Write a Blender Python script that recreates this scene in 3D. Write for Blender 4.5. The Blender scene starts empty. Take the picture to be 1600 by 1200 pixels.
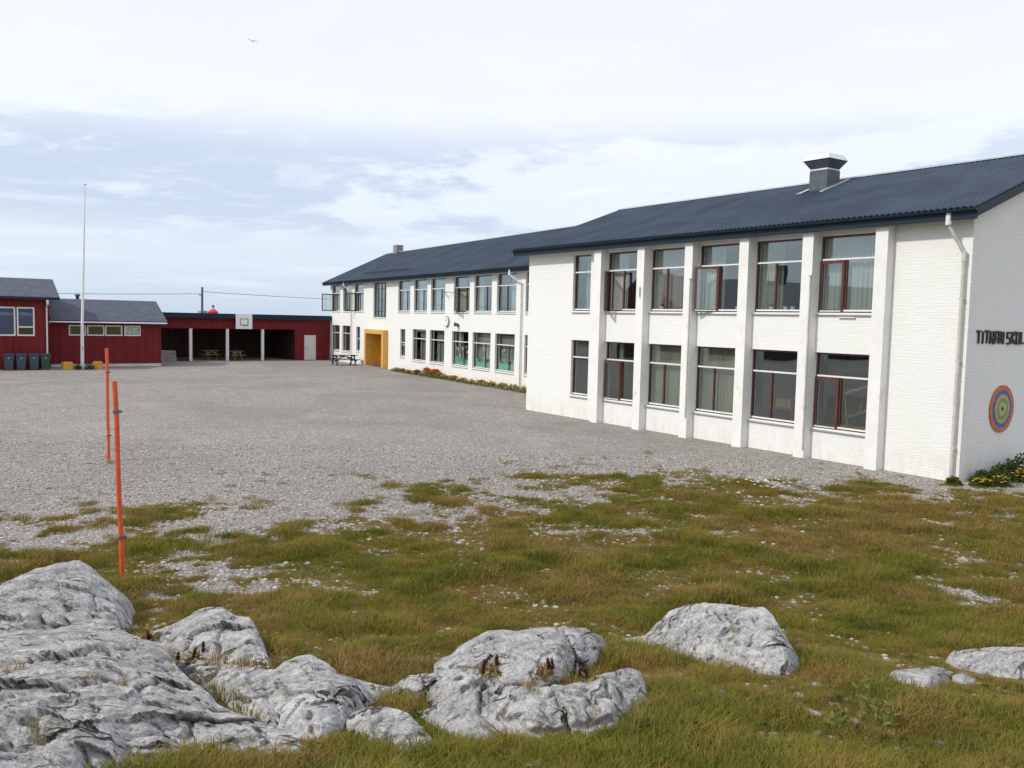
import bpy, math, random
import numpy as np
from mathutils import Matrix, Vector

random.seed(7)
rng = np.random.default_rng(7)
R = math.radians
S = bpy.context.scene
COL = S.collection

# ------------------------------------------------------------------ camera
# world: +Y runs away along the front of the near school block, +X into it, z = 0 the yard
CAM = np.array([-20.68, -10.80, 3.681])
F_PX, PITCH, ROLL, HEAD = 1349.15, 0.0742, 0.0226, 0.60619
FW = np.array([math.sin(HEAD), math.cos(HEAD)])      # heading on the ground
RT = np.array([math.cos(HEAD), -math.sin(HEAD)])
_f = np.array([FW[0] * math.cos(PITCH), FW[1] * math.cos(PITCH), -math.sin(PITCH)])
_r0 = np.array([RT[0], RT[1], 0.0])
_u0 = np.cross(_r0, _f)
_r = math.cos(ROLL) * _r0 + math.sin(ROLL) * _u0
_u = -math.sin(ROLL) * _r0 + math.cos(ROLL) * _u0
cd = bpy.data.cameras.new('camera')
cam = bpy.data.objects.new('camera', cd)
COL.objects.link(cam)
cam.matrix_world = Matrix(((_r[0], _u[0], -_f[0], CAM[0]), (_r[1], _u[1], -_f[1], CAM[1]),
                           (_r[2], _u[2], -_f[2], CAM[2]), (0, 0, 0, 1)))
cd.sensor_width = 36
cd.lens = F_PX / 1600 * 36
cd.clip_end = 9000
cd.clip_start = 0.05
S.camera = cam
S.view_settings.view_transform = 'Standard'
S.view_settings.look = 'None'
S.view_settings.gamma = 1
S.view_settings.exposure = 0.0
S.view_settings.use_curve_mapping = False
S.cycles.max_bounces = 6
S.cycles.diffuse_bounces = 3
S.cycles.glossy_bounces = 3
S.cycles.transmission_bounces = 3
S.cycles.transparent_max_bounces = 8

# ------------------------------------------------------------------ sun and sky
SUN_EL = R(41)
SUN_DIR = Vector((-math.cos(SUN_EL) * math.cos(R(10)), math.cos(SUN_EL) * math.sin(R(10)), math.sin(SUN_EL)))
sl = bpy.data.lights.new('sun', 'SUN')
sl.energy = 2.6
sl.angle = R(1.6)
sl.color = (1.0, 0.955, 0.89)
so = bpy.data.objects.new('sun', sl)
COL.objects.link(so)
so.rotation_euler = SUN_DIR.to_track_quat('Z', 'Y').to_euler()

world = bpy.data.worlds.new('World')
S.world = world
world.use_nodes = True
WN = world.node_tree.nodes
WL = world.node_tree.links
WN.clear()


class G:
    """small helper round a node tree"""
    def __init__(s, nt):
        s.n, s.l = nt.nodes, nt.links

    def node(s, t, **kw):
        x = s.n.new(t)
        for k, v in kw.items():
            setattr(x, k, v)
        return x

    def put(s, sock, v):
        if isinstance(v, bpy.types.NodeSocket):
            s.l.new(v, sock)
        elif v is not None:
            if hasattr(sock.default_value, '__len__') and not hasattr(v, '__len__'):
                v = (v,) * len(sock.default_value)
            if hasattr(v, '__len__') and len(v) == 3 and len(sock.default_value) == 4:
                v = (*v, 1)
            sock.default_value = v

    def math(s, op, a, b=None, c=None, clamp=False):
        x = s.node('ShaderNodeMath', operation=op, use_clamp=clamp)
        for i, v in enumerate((a, b, c)):
            if v is not None:
                s.put(x.inputs[i], v)
        return x.outputs[0]

    def vmath(s, op, a, b=None):
        x = s.node('ShaderNodeVectorMath', operation=op)
        s.put(x.inputs[0], a)
        if b is not None:
            s.put(x.inputs[1], b)
        return x.outputs[0]

    def noise(s, vec, scale, detail=4, rough=0.55, dist=0.0, lac=2.0):
        x = s.node('ShaderNodeTexNoise')
        s.put(x.inputs['Vector'], vec)
        x.inputs['Scale'].default_value = scale
        x.inputs['Detail'].default_value = detail
        x.inputs['Roughness'].default_value = rough
        x.inputs['Distortion'].default_value = dist
        x.inputs['Lacunarity'].default_value = lac
        return x.outputs['Fac']

    def voro(s, vec, scale, feature='F1', out='Distance', rand=1.0):
        x = s.node('ShaderNodeTexVoronoi', feature=feature)
        s.put(x.inputs['Vector'], vec)
        x.inputs['Scale'].default_value = scale
        x.inputs['Randomness'].default_value = rand
        return x.outputs[out]

    def ramp(s, fac, stops, interp='LINEAR'):
        x = s.node('ShaderNodeValToRGB')
        x.color_ramp.interpolation = interp
        e = x.color_ramp.elements
        while len(e) < len(stops):
            e.new(0.5)
        for i, (p, c) in enumerate(stops):
            e[i].position = p
            if not hasattr(c, '__len__'):
                c = (c, c, c)
            e[i].color = (*c, 1)
        s.put(x.inputs[0], fac)
        return x.outputs[0]

    def rng(s, v, a, b, c=0.0, d=1.0, smooth=True):
        x = s.node('ShaderNodeMapRange')
        if smooth:
            x.interpolation_type = 'SMOOTHSTEP'
        s.put(x.inputs[0], v)
        for i, q in enumerate((a, b, c, d)):
            s.put(x.inputs[i + 1], q)
        return x.outputs[0]

    def mix(s, f, a, b, blend='MIX'):
        x = s.node('ShaderNodeMix', data_type='RGBA', blend_type=blend)
        s.put(x.inputs[0], f)
        s.put(x.inputs[6], a)
        s.put(x.inputs[7], b)
        return x.outputs[2]

    def bump(s, h, strength, dist, normal=None):
        x = s.node('ShaderNodeBump')
        s.put(x.inputs['Height'], h)
        x.inputs['Strength'].default_value = strength
        x.inputs['Distance'].default_value = dist
        if normal is not None:
            s.put(x.inputs['Normal'], normal)
        return x.outputs[0]


g = G(world.node_tree)
sky = g.node('ShaderNodeTexSky', sky_type='NISHITA', sun_disc=False)
sky.sun_elevation = SUN_EL
sky.sun_rotation = math.atan2(SUN_DIR.x, SUN_DIR.y)
sky.air_density = 1.0
sky.dust_density = 2.0
sky.ozone_density = 1.0
geo = g.node('ShaderNodeTexCoord')
sep = g.node('ShaderNodeSeparateXYZ')
g.put(sep.inputs[0], geo.outputs['Generated'])
dz = g.math('MAXIMUM', sep.outputs[2], 0.0)
inv = g.math('DIVIDE', 1.0, g.math('ADD', dz, 0.10))
pl = g.vmath('MULTIPLY', geo.outputs['Generated'], None)
cmb = g.node('ShaderNodeCombineXYZ')
for i in range(3):
    g.put(cmb.inputs[i], inv)
g.put(pl.node.inputs[1], cmb.outputs[0])
flat = g.vmath('MULTIPLY', pl, (1, 1, 0))
stretch = g.vmath('MULTIPLY', geo.outputs['Generated'], (1.0, 1.0, 4.2))
n_big = g.noise(g.vmath('ADD', stretch, (3.1, 0.4, 1.3)), 2.6, 6, 0.58, 0.35)
n_mid = g.noise(g.vmath('ADD', g.vmath('MULTIPLY', geo.outputs['Generated'], (1.0, 1.0, 3.4)), (7.7, 2.2, 0.4)), 7.5, 7, 0.62, 0.5)
n_fine = g.noise(flat, 2.2, 7, 0.62, 0.6)
n_streak = g.noise(g.vmath('MULTIPLY', geo.outputs['Generated'], (3.0, 3.0, 38.0)), 1.6, 5, 0.6, 0.3)
# base layer: pale cloud sheet, bluer toward the horizon
base = g.ramp(dz, [(0.0, (0.58, 0.69, 0.83)), (0.05, (0.69, 0.785, 0.895)), (0.12, (0.80, 0.88, 0.96)),
                   (0.22, (0.90, 0.94, 1.02)), (0.42, (0.84, 0.87, 0.99))])
band = g.math('MULTIPLY', g.rng(dz, 0.055, 0.115), g.rng(dz, 0.235, 0.16))
grey = g.math('MULTIPLY', g.rng(g.math('ADD', g.math('MULTIPLY', n_big, 0.75), g.math('MULTIPLY', n_mid, 0.42)), 0.56, 0.645), band)
c1 = g.mix(g.math('MULTIPLY', grey, 0.95), base, (0.58, 0.675, 0.83))
wisp = g.math('MULTIPLY', g.rng(n_streak, 0.50, 0.72), g.rng(dz, 0.22, 0.10))
c2 = g.mix(g.math('MULTIPLY', wisp, 0.65), c1, (0.82, 0.89, 0.98))
puff = g.math('MULTIPLY', g.rng(n_fine, 0.5, 0.72), g.rng(dz, 0.04, 0.16))
c3 = g.mix(g.math('MULTIPLY', puff, 0.45), c2, (0.97, 0.99, 1.04))
high = g.math('MULTIPLY', g.rng(g.noise(flat, 0.9, 4, 0.5), 0.42, 0.62), g.rng(dz, 0.2, 0.4))
c4 = g.mix(g.math('MULTIPLY', high, 0.45), c3, (0.78, 0.81, 0.95))
SKY_STR = 0.1
up = g.node('ShaderNodeMix', data_type='RGBA', blend_type='MULTIPLY')
up.inputs[0].default_value = 1.0
g.put(up.inputs[6], c4)
up.inputs[7].default_value = (11.2, 11.2, 11.3, 1)
col = g.mix(0.90, sky.outputs[0], up.outputs[2])
bg = g.node('ShaderNodeBackground')
g.put(bg.inputs[0], col)
bg.inputs[1].default_value = SKY_STR
wo = g.node('ShaderNodeOutputWorld')
g.l.new(bg.outputs[0], wo.inputs[0])


# ------------------------------------------------------------------ noise in numpy
def _hash(ix, iy, iz, seed):
    h = (ix.astype(np.int64) * 374761393 + iy.astype(np.int64) * 668265263 + iz.astype(np.int64) * 2147483647 + seed * 974711) & 0xffffffff
    h = ((h ^ (h >> 13)) * 1274126177) & 0xffffffff
    h = ((h ^ (h >> 16)) * 2246822519) & 0xffffffff
    return ((h ^ (h >> 15)) & 0xffffff) / float(0xffffff)


def vnoise(P, seed=0):
    P = np.asarray(P, float)
    i = np.floor(P).astype(np.int64)
    f = P - i
    f = f * f * (3 - 2 * f)
    out = 0
    for dx in (0, 1):
        wx = f[..., 0] if dx else 1 - f[..., 0]
        for dy in (0, 1):
            wy = f[..., 1] if dy else 1 - f[..., 1]
            for dz_ in (0, 1):
                wz = f[..., 2] if dz_ else 1 - f[..., 2]
                out = out + wx * wy * wz * _hash(i[..., 0] + dx, i[..., 1] + dy, i[..., 2] + dz_, seed)
    return out


def fbm(P, oct=4, seed=0, gain=0.5, ridged=False):
    P = np.asarray(P, float)
    a, s, t = 1.0, 0.0, 0.0
    for o in range(oct):
        n = vnoise(P * (2.03 ** o) + o * 17.3, seed + o)
        if ridged:
            n = 1 - abs(2 * n - 1)
        s = s + a * n
        t += a
        a *= gain
    return s / t


def facets(P, seed=0):
    """cell height (0..1) and distance to the cell border: broken, angular blocks"""
    P = np.asarray(P, float)
    i = np.floor(P).astype(np.int64)
    d1 = np.full(P.shape[:-1], 9.0)
    d2 = d1.copy()
    hid = np.zeros(P.shape[:-1])
    tilt = np.zeros(P.shape[:-1])
    for a in (-1, 0, 1):
        for b in (-1, 0, 1):
            for c in (-1, 0, 1):
                ix, iy, iz = i[..., 0] + a, i[..., 1] + b, i[..., 2] + c
                q = np.stack([ix + _hash(ix, iy, iz, seed), iy + _hash(ix, iy, iz, seed + 1), iz + _hash(ix, iy, iz, seed + 2)], -1)
                df = P - q
                d = np.sqrt((df ** 2).sum(-1))
                h = _hash(ix, iy, iz, seed + 3)
                t = df[..., 0] * (_hash(ix, iy, iz, seed + 4) - 0.5) + df[..., 1] * (_hash(ix, iy, iz, seed + 5) - 0.5) + df[..., 2] * (_hash(ix, iy, iz, seed + 6) - 0.5)
                near = d < d1
                d2 = np.where(near, d1, np.minimum(d2, d))
                hid = np.where(near, h, hid)
                tilt = np.where(near, t, tilt)
                d1 = np.where(near, d, d1)
    return hid + 1.6 * tilt, d2 - d1


def uv_of(x, y):
    dx, dy = np.asarray(x) - CAM[0], np.asarray(y) - CAM[1]
    return dx * RT[0] + dy * RT[1], dx * FW[0] + dy * FW[1]


def xy_of(u, v):
    return CAM[0] + u * RT[0] + v * FW[0], CAM[1] + u * RT[1] + v * FW[1]


def terrain(u, v, fine=True):
    """height of the ground: a flat yard, rising in a bank to the rocks in front"""
    u = np.asarray(u, float)
    v = np.asarray(v, float)
    t = (10.3 - v) / 0.8
    z = 0.19 * 0.8 * np.logaddexp(0, np.clip(t, -40, 60))
    z = np.minimum(z, 0.19 * 14)
    if fine:
        near = np.clip((16 - np.hypot(u, v)) / 9, 0, 1)
        P = np.stack([u, v, 0 * u], -1)
        z = z + near * (fbm(P * 0.9, 3, 5) - 0.5) * 0.16 + near * (fbm(P * 4.5, 2, 9) - 0.5) * 0.03
    return z


def pix_ray(px, py):
    d = _f + (px - 800) / F_PX * _r - (py - 600) / F_PX * _u
    return d / (d[0] * FW[0] + d[1] * FW[1])          # one metre forward


_VS = np.concatenate([np.arange(2.5, 14, 0.04), np.arange(14, 60, 0.25)])


def ray_ground_v(px, py):
    d = pix_ray(px, py)
    du = d[0] * RT[0] + d[1] * RT[1]
    gap = CAM[2] + d[2] * _VS - terrain(du * _VS, _VS)
    k = int(np.argmax(gap <= 0))
    if gap[k] > 0 or k == 0:
        return float(_VS[-1] if gap[k] > 0 else _VS[0])
    return float(_VS[k - 1] + (_VS[k] - _VS[k - 1]) * gap[k - 1] / (gap[k - 1] - gap[k]))


# ------------------------------------------------------------------ mesh helpers
class MB:
    def __init__(s):
        s.v, s.f = [], []

    def add(s, vs, fs):
        o = len(s.v)
        s.v += [tuple(map(float, p)) for p in vs]
        s.f += [tuple(o + i for i in f) for f in fs]
        return s

    def box(s, x0, y0, z0, x1, y1, z1):
        x0, x1 = min(x0, x1), max(x0, x1)
        y0, y1 = min(y0, y1), max(y0, y1)
        z0, z1 = min(z0, z1), max(z0, z1)
        return s.add([(x0, y0, z0), (x1, y0, z0), (x1, y1, z0), (x0, y1, z0), (x0, y0, z1), (x1, y0, z1), (x1, y1, z1), (x0, y1, z1)],
                     [(0, 3, 2, 1), (4, 5, 6, 7), (0, 1, 5, 4), (1, 2, 6, 5), (2, 3, 7, 6), (3, 0, 4, 7)])

    def tube(s, p0, p1, r0, r1=None, n=10, caps=True):
        r1 = r0 if r1 is None else r1
        p0, p1 = Vector(p0), Vector(p1)
        q = (p1 - p0).to_track_quat('Z', 'Y')
        vs = []
        for p, r in ((p0, r0), (p1, r1)):
            for k in range(n):
                a = 2 * math.pi * k / n
                vs.append(p + q @ Vector((r * math.cos(a), r * math.sin(a), 0)))
        fs = [(k, (k + 1) % n, n + (k + 1) % n, n + k) for k in range(n)]
        if caps:
            fs += [tuple(range(n - 1, -1, -1)), tuple(range(n, 2 * n))]
        return s.add(vs, fs)

    def bar(s, p0, p1, w, h, upv=(0, 0, 1)):
        """square bar between two points"""
        p0, p1 = Vector(p0), Vector(p1)
        d = (p1 - p0).normalized()
        side = d.cross(Vector(upv)).normalized()
        u2 = side.cross(d).normalized()
        vs = []
        for p in (p0, p1):
            for a, b in ((-1, -1), (1, -1), (1, 1), (-1, 1)):
                vs.append(p + side * a * w / 2 + u2 * b * h / 2)
        return s.add(vs, [(0, 1, 2, 3), (7, 6, 5, 4), (0, 4, 5, 1), (1, 5, 6, 2), (2, 6, 7, 3), (3, 7, 4, 0)])

    def frustum(s, cx, cy, z0, hx0, hy0, z1, hx1, hy1):
        vs = []
        for z, hx, hy in ((z0, hx0, hy0), (z1, hx1, hy1)):
            vs += [(cx - hx, cy - hy, z), (cx + hx, cy - hy, z), (cx + hx, cy + hy, z), (cx - hx, cy + hy, z)]
        return s.add(vs, [(0, 3, 2, 1), (4, 5, 6, 7), (0, 1, 5, 4), (1, 2, 6, 5), (2, 3, 7, 6), (3, 0, 4, 7)])

    def prism(s, poly, axis, a, b):
        """poly of 2D points extruded along an axis 'x','y' or 'z'"""
        n = len(poly)
        vs = []
        for t in (a, b):
            for p, q in poly:
                vs.append({'x': (t, p, q), 'y': (p, t, q), 'z': (p, q, t)}[axis])
        fs = [tuple(range(n)), tuple(range(2 * n - 1, n - 1, -1))]
        fs += [(k, n + k, n + (k + 1) % n, (k + 1) % n) for k in range(n)]
        return s.add(vs, fs)

    def mesh(s, name, mat, smooth=False, fix=True):
        me = bpy.data.meshes.new(name)
        me.from_pydata(s.v, [], s.f)
        if fix:
            import bmesh
            bm = bmesh.new()
            bm.from_mesh(me)
            bmesh.ops.recalc_face_normals(bm, faces=bm.faces)
            bm.to_mesh(me)
            bm.free()
        for m in (mat if isinstance(mat, (list, tuple)) else [mat]):
            me.materials.append(m)
        if smooth:
            me.shade_smooth()
        return me

    def build(s, name, mat, parent=None, smooth=False, fix=True, loc=None, rot=0.0):
        return obj(name, s.mesh(name, mat, smooth, fix), parent, loc, rot)


def obj(name, me, parent=None, loc=None, rot=0.0):
    o = bpy.data.objects.new(name, me)
    COL.objects.link(o)
    if parent is not None:
        o.parent = parent
    if loc is not None:
        o.location = loc
    if rot:
        o.rotation_euler = (0, 0, rot)
    return o


def tag(o, label=None, cat=None, group=None, kind=None):
    if label:
        o['label'] = label
    if cat:
        o['category'] = cat
    if group:
        o['group'] = group
    if kind:
        o['kind'] = kind
    return o


def thing(name, label, cat, loc=(0, 0, 0), rot=0.0, group=None):
    return tag(obj(name, None, None, loc, rot), label, cat, group)


def copy_tree(o, parent=None):
    c = o.copy()
    COL.objects.link(c)
    c.parent = parent
    for ch in list(o.children):
        copy_tree(ch, c)
    return c


# ------------------------------------------------------------------ materials
def mat(name, color=(0.5, 0.5, 0.5), rough=0.7, metal=0.0, var=0.0, vscale=3.0, bump=0.0, bscale=40.0, bdist=0.01, spec=0.5, dirt=None):
    m = bpy.data.materials.new(name)
    m.use_nodes = True
    q = G(m.node_tree)
    b = q.n['Principled BSDF']
    b.inputs['Roughness'].default_value = rough
    b.inputs['Metallic'].default_value = metal
    b.inputs['Specular IOR Level'].default_value = spec
    tc = q.node('ShaderNodeTexCoord').outputs['Object']
    c = tuple(color)
    if var:
        n = q.noise(tc, vscale, 5, 0.6)
        lo = tuple(x * (1 - var) for x in c)
        hi = tuple(min(1, x * (1 + var)) for x in c)
        c = q.mix(q.rng(n, 0.3, 0.7), lo, hi)
    if dirt:
        n2 = q.noise(tc, dirt[1], 6, 0.7)
        c = q.mix(q.rng(n2, dirt[2], dirt[2] + 0.15, 0, dirt[3]), c, dirt[0])
    q.put(b.inputs['Base Color'], c)
    if bump:
        q.put(b.inputs['Normal'], q.bump(q.noise(tc, bscale, 4, 0.6), bump, bdist))
    m['q'] = 1
    return m


def mat_painted_masonry(name, tint=(0.80, 0.80, 0.765)):
    m = bpy.data.materials.new(name)
    m.use_nodes = True
    q = G(m.node_tree)
    b = q.n['Principled BSDF']
    b.inputs['Roughness'].default_value = 0.75
    b.inputs['Specular IOR Level'].default_value = 0.3
    tc = q.node('ShaderNodeTexCoord').outputs['Object']
    sp = q.node('ShaderNodeSeparateXYZ')
    q.put(sp.inputs[0], tc)
    st = q.vmath('MULTIPLY', tc, (3.2, 3.2, 13.0))
    n1 = q.noise(st, 1.0, 4, 0.6, 0.7)
    n2 = q.noise(q.vmath('MULTIPLY', tc, (9, 9, 30)), 1.0, 3, 0.55, 0.5)
    n3 = q.noise(tc, 1.1, 5, 0.6)
    n4 = q.noise(q.vmath('MULTIPLY', tc, (3.5, 3.5, 1.1)), 1.0, 6, 0.7, 0.4)
    # wavy courses of masonry showing through thick paint
    zz = q.math('ADD', q.math('MULTIPLY', sp.outputs[2], 1 / 0.075), q.math('MULTIPLY', n1, 1.1))
    saw = q.math('ABSOLUTE', q.math('SUBTRACT', q.math('FRACT', zz), 0.5))
    joint = q.rng(saw, 0.5, 0.30)
    joint = q.math('MULTIPLY', joint, q.rng(n3, 0.25, 0.6, 0.35, 1))
    h = q.math('ADD', q.math('MULTIPLY', joint, 0.18), q.math('ADD', q.math('MULTIPLY', n1, 0.9), q.math('MULTIPLY', n2, 0.6)))
    q.put(b.inputs['Normal'], q.bump(h, 0.55, 0.02))
    col = q.mix(q.rng(n3, 0.3, 0.75), tint, tuple(x * y for x, y in zip(tint, (0.965, 0.975, 0.95))))
    foot = q.math('MULTIPLY', q.rng(sp.outputs[2], 1.0, 0.0), q.rng(n4, 0.42, 0.68))
    col = q.mix(q.math('MULTIPLY', foot, 0.42), col, (0.56, 0.51, 0.38))
    drip = q.math('MULTIPLY', q.rng(n4, 0.62, 0.76), q.rng(n3, 0.45, 0.65))
    col = q.mix(q.math('MULTIPLY', drip, 0.40), col, (0.52, 0.48, 0.36))
    q.put(b.inputs['Base Color'], col)
    return m


M = {}
M['white_wall'] = mat_painted_masonry('white_painted_masonry')
M['pilaster'] = mat('white_pilaster_paint', (0.80, 0.79, 0.755), 0.75, var=0.04, vscale=2, bump=0.25, bscale=30, spec=0.3,
                    dirt=((0.50, 0.44, 0.32), 2.2, 0.58, 0.5))
M['roof'] = mat('dark_blue_roof_sheet', (0.028, 0.046, 0.070), 0.5, var=0.28, vscale=0.7, spec=0.25, dirt=((0.05, 0.06, 0.07), 5, 0.55, 0.45))
M['fascia'] = mat('dark_blue_trim', (0.010, 0.022, 0.038), 0.5, var=0.15, vscale=3, spec=0.3)
M['flash'] = mat('pale_metal_flashing', (0.42, 0.44, 0.46), 0.45, 0.3, var=0.1)
M['brown'] = mat('red_brown_window_frame', (0.105, 0.034, 0.026), 0.45, var=0.2, vscale=8)
M['darkframe'] = mat('dark_brown_window_frame', (0.075, 0.05, 0.035), 0.5, var=0.2, vscale=8)
M['white'] = mat('white_gloss_paint', (0.74, 0.74, 0.72), 0.45, var=0.05, vscale=6)
M['sill'] = mat('grey_sill_flashing', (0.33, 0.34, 0.35), 0.45, 0.3, var=0.1, vscale=6)
M['pipe'] = mat('weathered_pale_pipe', (0.55, 0.53, 0.49), 0.5, var=0.15, vscale=4, dirt=((0.30, 0.20, 0.13), 6, 0.6, 0.6))
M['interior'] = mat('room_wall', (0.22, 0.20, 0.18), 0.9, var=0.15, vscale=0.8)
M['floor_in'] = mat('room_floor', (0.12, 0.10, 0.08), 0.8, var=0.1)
M['plinth'] = mat('pale_plinth', (0.62, 0.61, 0.58), 0.8, var=0.1, vscale=2, bump=0.2)
M['ochre'] = mat('ochre_yellow_paint', (0.66, 0.36, 0.09), 0.6, var=0.08, vscale=3)
M['ochre_in'] = mat('ochre_brown_boarding', (0.62, 0.33, 0.05), 0.6, var=0.14, vscale=3)
M['zinc'] = mat('light_zinc_edge', (0.66, 0.69, 0.70), 0.5, 0.0, var=0.08)
M['ventgrey'] = mat('slate_grey_sheet', (0.085, 0.098, 0.118), 0.5, 0.1, var=0.2, vscale=4)
M['black'] = mat('black_paint', (0.02, 0.018, 0.018), 0.5, var=0.2)
M['letter'] = mat('dark_letter_wood', (0.045, 0.030, 0.035), 0.6, var=0.3, vscale=12)
M['tgreen'] = mat('dark_blue_green_wood', (0.022, 0.052, 0.06), 0.6, var=0.3, vscale=6)
M['twood'] = mat('yellow_pine_wood', (0.20, 0.125, 0.045), 0.6, var=0.2, vscale=6)
M['concrete'] = mat('grey_concrete', (0.25, 0.25, 0.24), 0.9, var=0.2, vscale=3, bump=0.3)
M['yellow'] = mat('yellow_painted_block', (0.60, 0.32, 0.035), 0.7, var=0.15, vscale=5, bump=0.2, dirt=((0.25, 0.16, 0.06), 6, 0.6, 0.6))
M['bin_blue'] = mat('blue_grey_bin_plastic', (0.045, 0.065, 0.11), 0.5, var=0.1)
M['bin_green'] = mat('dark_green_bin_plastic', (0.03, 0.065, 0.045), 0.5, var=0.1)
M['orange'] = mat('orange_plastic_pole', (0.66, 0.105, 0.03), 0.4, var=0.14, vscale=5, dirt=((0.30, 0.12, 0.07), 4, 0.52, 0.75))
M['clamp'] = mat('grey_hose_clamp', (0.12, 0.15, 0.15), 0.5, 0.4, var=0.2)
M['pole_white'] = mat('white_fibreglass', (0.74, 0.74, 0.72), 0.35, var=0.04)
M['poleg'] = mat('tarred_pole_wood', (0.13, 0.12, 0.105), 0.9, var=0.2)
M['wire'] = mat('black_cable', (0.06, 0.07, 0.08), 0.6)
M['door_white'] = mat('white_door_paint', (0.66, 0.65, 0.61), 0.5, var=0.06, vscale=2)
M['lred'] = mat('lighthouse_red', (0.55, 0.035, 0.03), 0.5, var=0.1)
M['gull'] = mat('gull_feathers', (0.30, 0.32, 0.34), 0.8, var=0.1)
M['turquoise'] = mat('turquoise_paper', (0.22, 0.60, 0.45), 0.8, var=0.08)
M['paper'] = mat('white_paper', (0.85, 0.85, 0.83), 0.8)
M['soil'] = mat('dark_soil', (0.06, 0.045, 0.03), 0.95, var=0.3, vscale=9, bump=0.5)
M['pot'] = mat('white_ceramic_pot', (0.75, 0.74, 0.72), 0.3)


def mat_board(name, color, pitch=0.11, axis=0):
    """stained vertical boarding: a tone per board and grain; the boards themselves are modelled"""
    m = bpy.data.materials.new(name)
    m.use_nodes = True
    q = G(m.node_tree)
    b = q.n['Principled BSDF']
    b.inputs['Roughness'].default_value = 0.75
    b.inputs['Specular IOR Level'].default_value = 0.3
    tc = q.node('ShaderNodeTexCoord').outputs['Object']
    sp = q.node('ShaderNodeSeparateXYZ')
    q.put(sp.inputs[0], tc)
    k = q.math('FLOOR', q.math('DIVIDE', sp.outputs[axis], pitch))
    wn = q.node('ShaderNodeTexWhiteNoise', noise_dimensions='1D')
    q.put(wn.inputs['W'], k)
    gr = q.noise(q.vmath('MULTIPLY', tc, (30, 30, 1.5)), 1.0, 4, 0.6)
    c = q.mix(wn.outputs['Value'], tuple(x * 0.82 for x in color), tuple(x * 1.15 for x in color))
    c = q.mix(q.rng(gr, 0.35, 0.75, 0, 0.4), c, tuple(x * 0.6 for x in color))
    w = q.noise(tc, 0.8, 4, 0.6)
    c = q.mix(q.rng(w, 0.5, 0.8, 0, 0.3), c, tuple(min(1, x * 1.3 + 0.01) for x in color))
    q.put(b.inputs['Base Color'], c)
    return m


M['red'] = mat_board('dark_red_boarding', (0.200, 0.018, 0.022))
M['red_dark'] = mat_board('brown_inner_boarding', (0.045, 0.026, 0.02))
M['roof_d'] = mat('grey_roof_slates', (0.085, 0.095, 0.12), 0.75, var=0.15, vscale=2, spec=0.3, bump=0.2, bscale=10)


def mat_glass(name, refl=1.9, tint=(0.90, 0.94, 0.92)):
    m = bpy.data.materials.new(name)
    m.use_nodes = True
    q = G(m.node_tree)
    q.n.remove(q.n['Principled BSDF'])
    tr = q.node('ShaderNodeBsdfTransparent')
    q.put(tr.inputs[0], tint)
    gl = q.node('ShaderNodeBsdfGlossy')
    gl.inputs['Roughness'].default_value = 0.0
    q.put(gl.inputs[0], (0.86, 0.95, 0.97))
    tc = q.node('ShaderNodeTexCoord').outputs['Object']
    q.put(gl.inputs['Normal'], q.bump(q.noise(tc, 1.3, 1, 0.4), 0.05, 0.02))
    lw = q.node('ShaderNodeLayerWeight')
    lw.inputs[0].default_value = 0.5
    fac = q.math('MULTIPLY_ADD', q.math('POWER', lw.outputs['Facing'], 3.5), 0.8, refl, clamp=True)
    mx = q.node('ShaderNodeMixShader')
    q.put(mx.inputs[0], fac)
    q.l.new(tr.outputs[0], mx.inputs[1])
    q.l.new(gl.outputs[0], mx.inputs[2])
    q.l.new(mx.outputs[0], q.n['Material Output'].inputs[0])
    return m


M['glass'] = mat_glass('window_glass', 0.145)


def mat_curtain(name, color, tr=0.45):
    m = bpy.data.materials.new(name)
    m.use_nodes = True
    q = G(m.node_tree)
    b = q.n['Principled BSDF']
    b.inputs['Roughness'].default_value = 0.9
    tc = q.node('ShaderNodeTexCoord').outputs['Object']
    n = q.noise(q.vmath('MULTIPLY', tc, (25, 25, 8)), 1, 3)
    q.put(b.inputs['Base Color'], q.mix(n, tuple(c * 0.75 for c in color), color))
    t = q.node('ShaderNodeBsdfTranslucent')
    q.put(t.inputs[0], color)
    mx = q.node('ShaderNodeMixShader')
    mx.inputs[0].default_value = tr
    q.l.new(b.outputs[0], mx.inputs[1])
    q.l.new(t.outputs[0], mx.inputs[2])
    q.l.new(mx.outputs[0], q.n['Material Output'].inputs[0])
    return m


M['curt_white'] = mat_curtain('white_curtain_cloth', (0.78, 0.77, 0.73))
M['curt_beige'] = mat_curtain('beige_lace_curtain', (0.62, 0.58, 0.48))
M['curt_pink'] = mat_curtain('pinkish_curtain_cloth', (0.70, 0.58, 0.55))
M['blue_backing'] = mat_curtain('blue_backing_sheet', (0.05, 0.16, 0.60))


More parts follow.
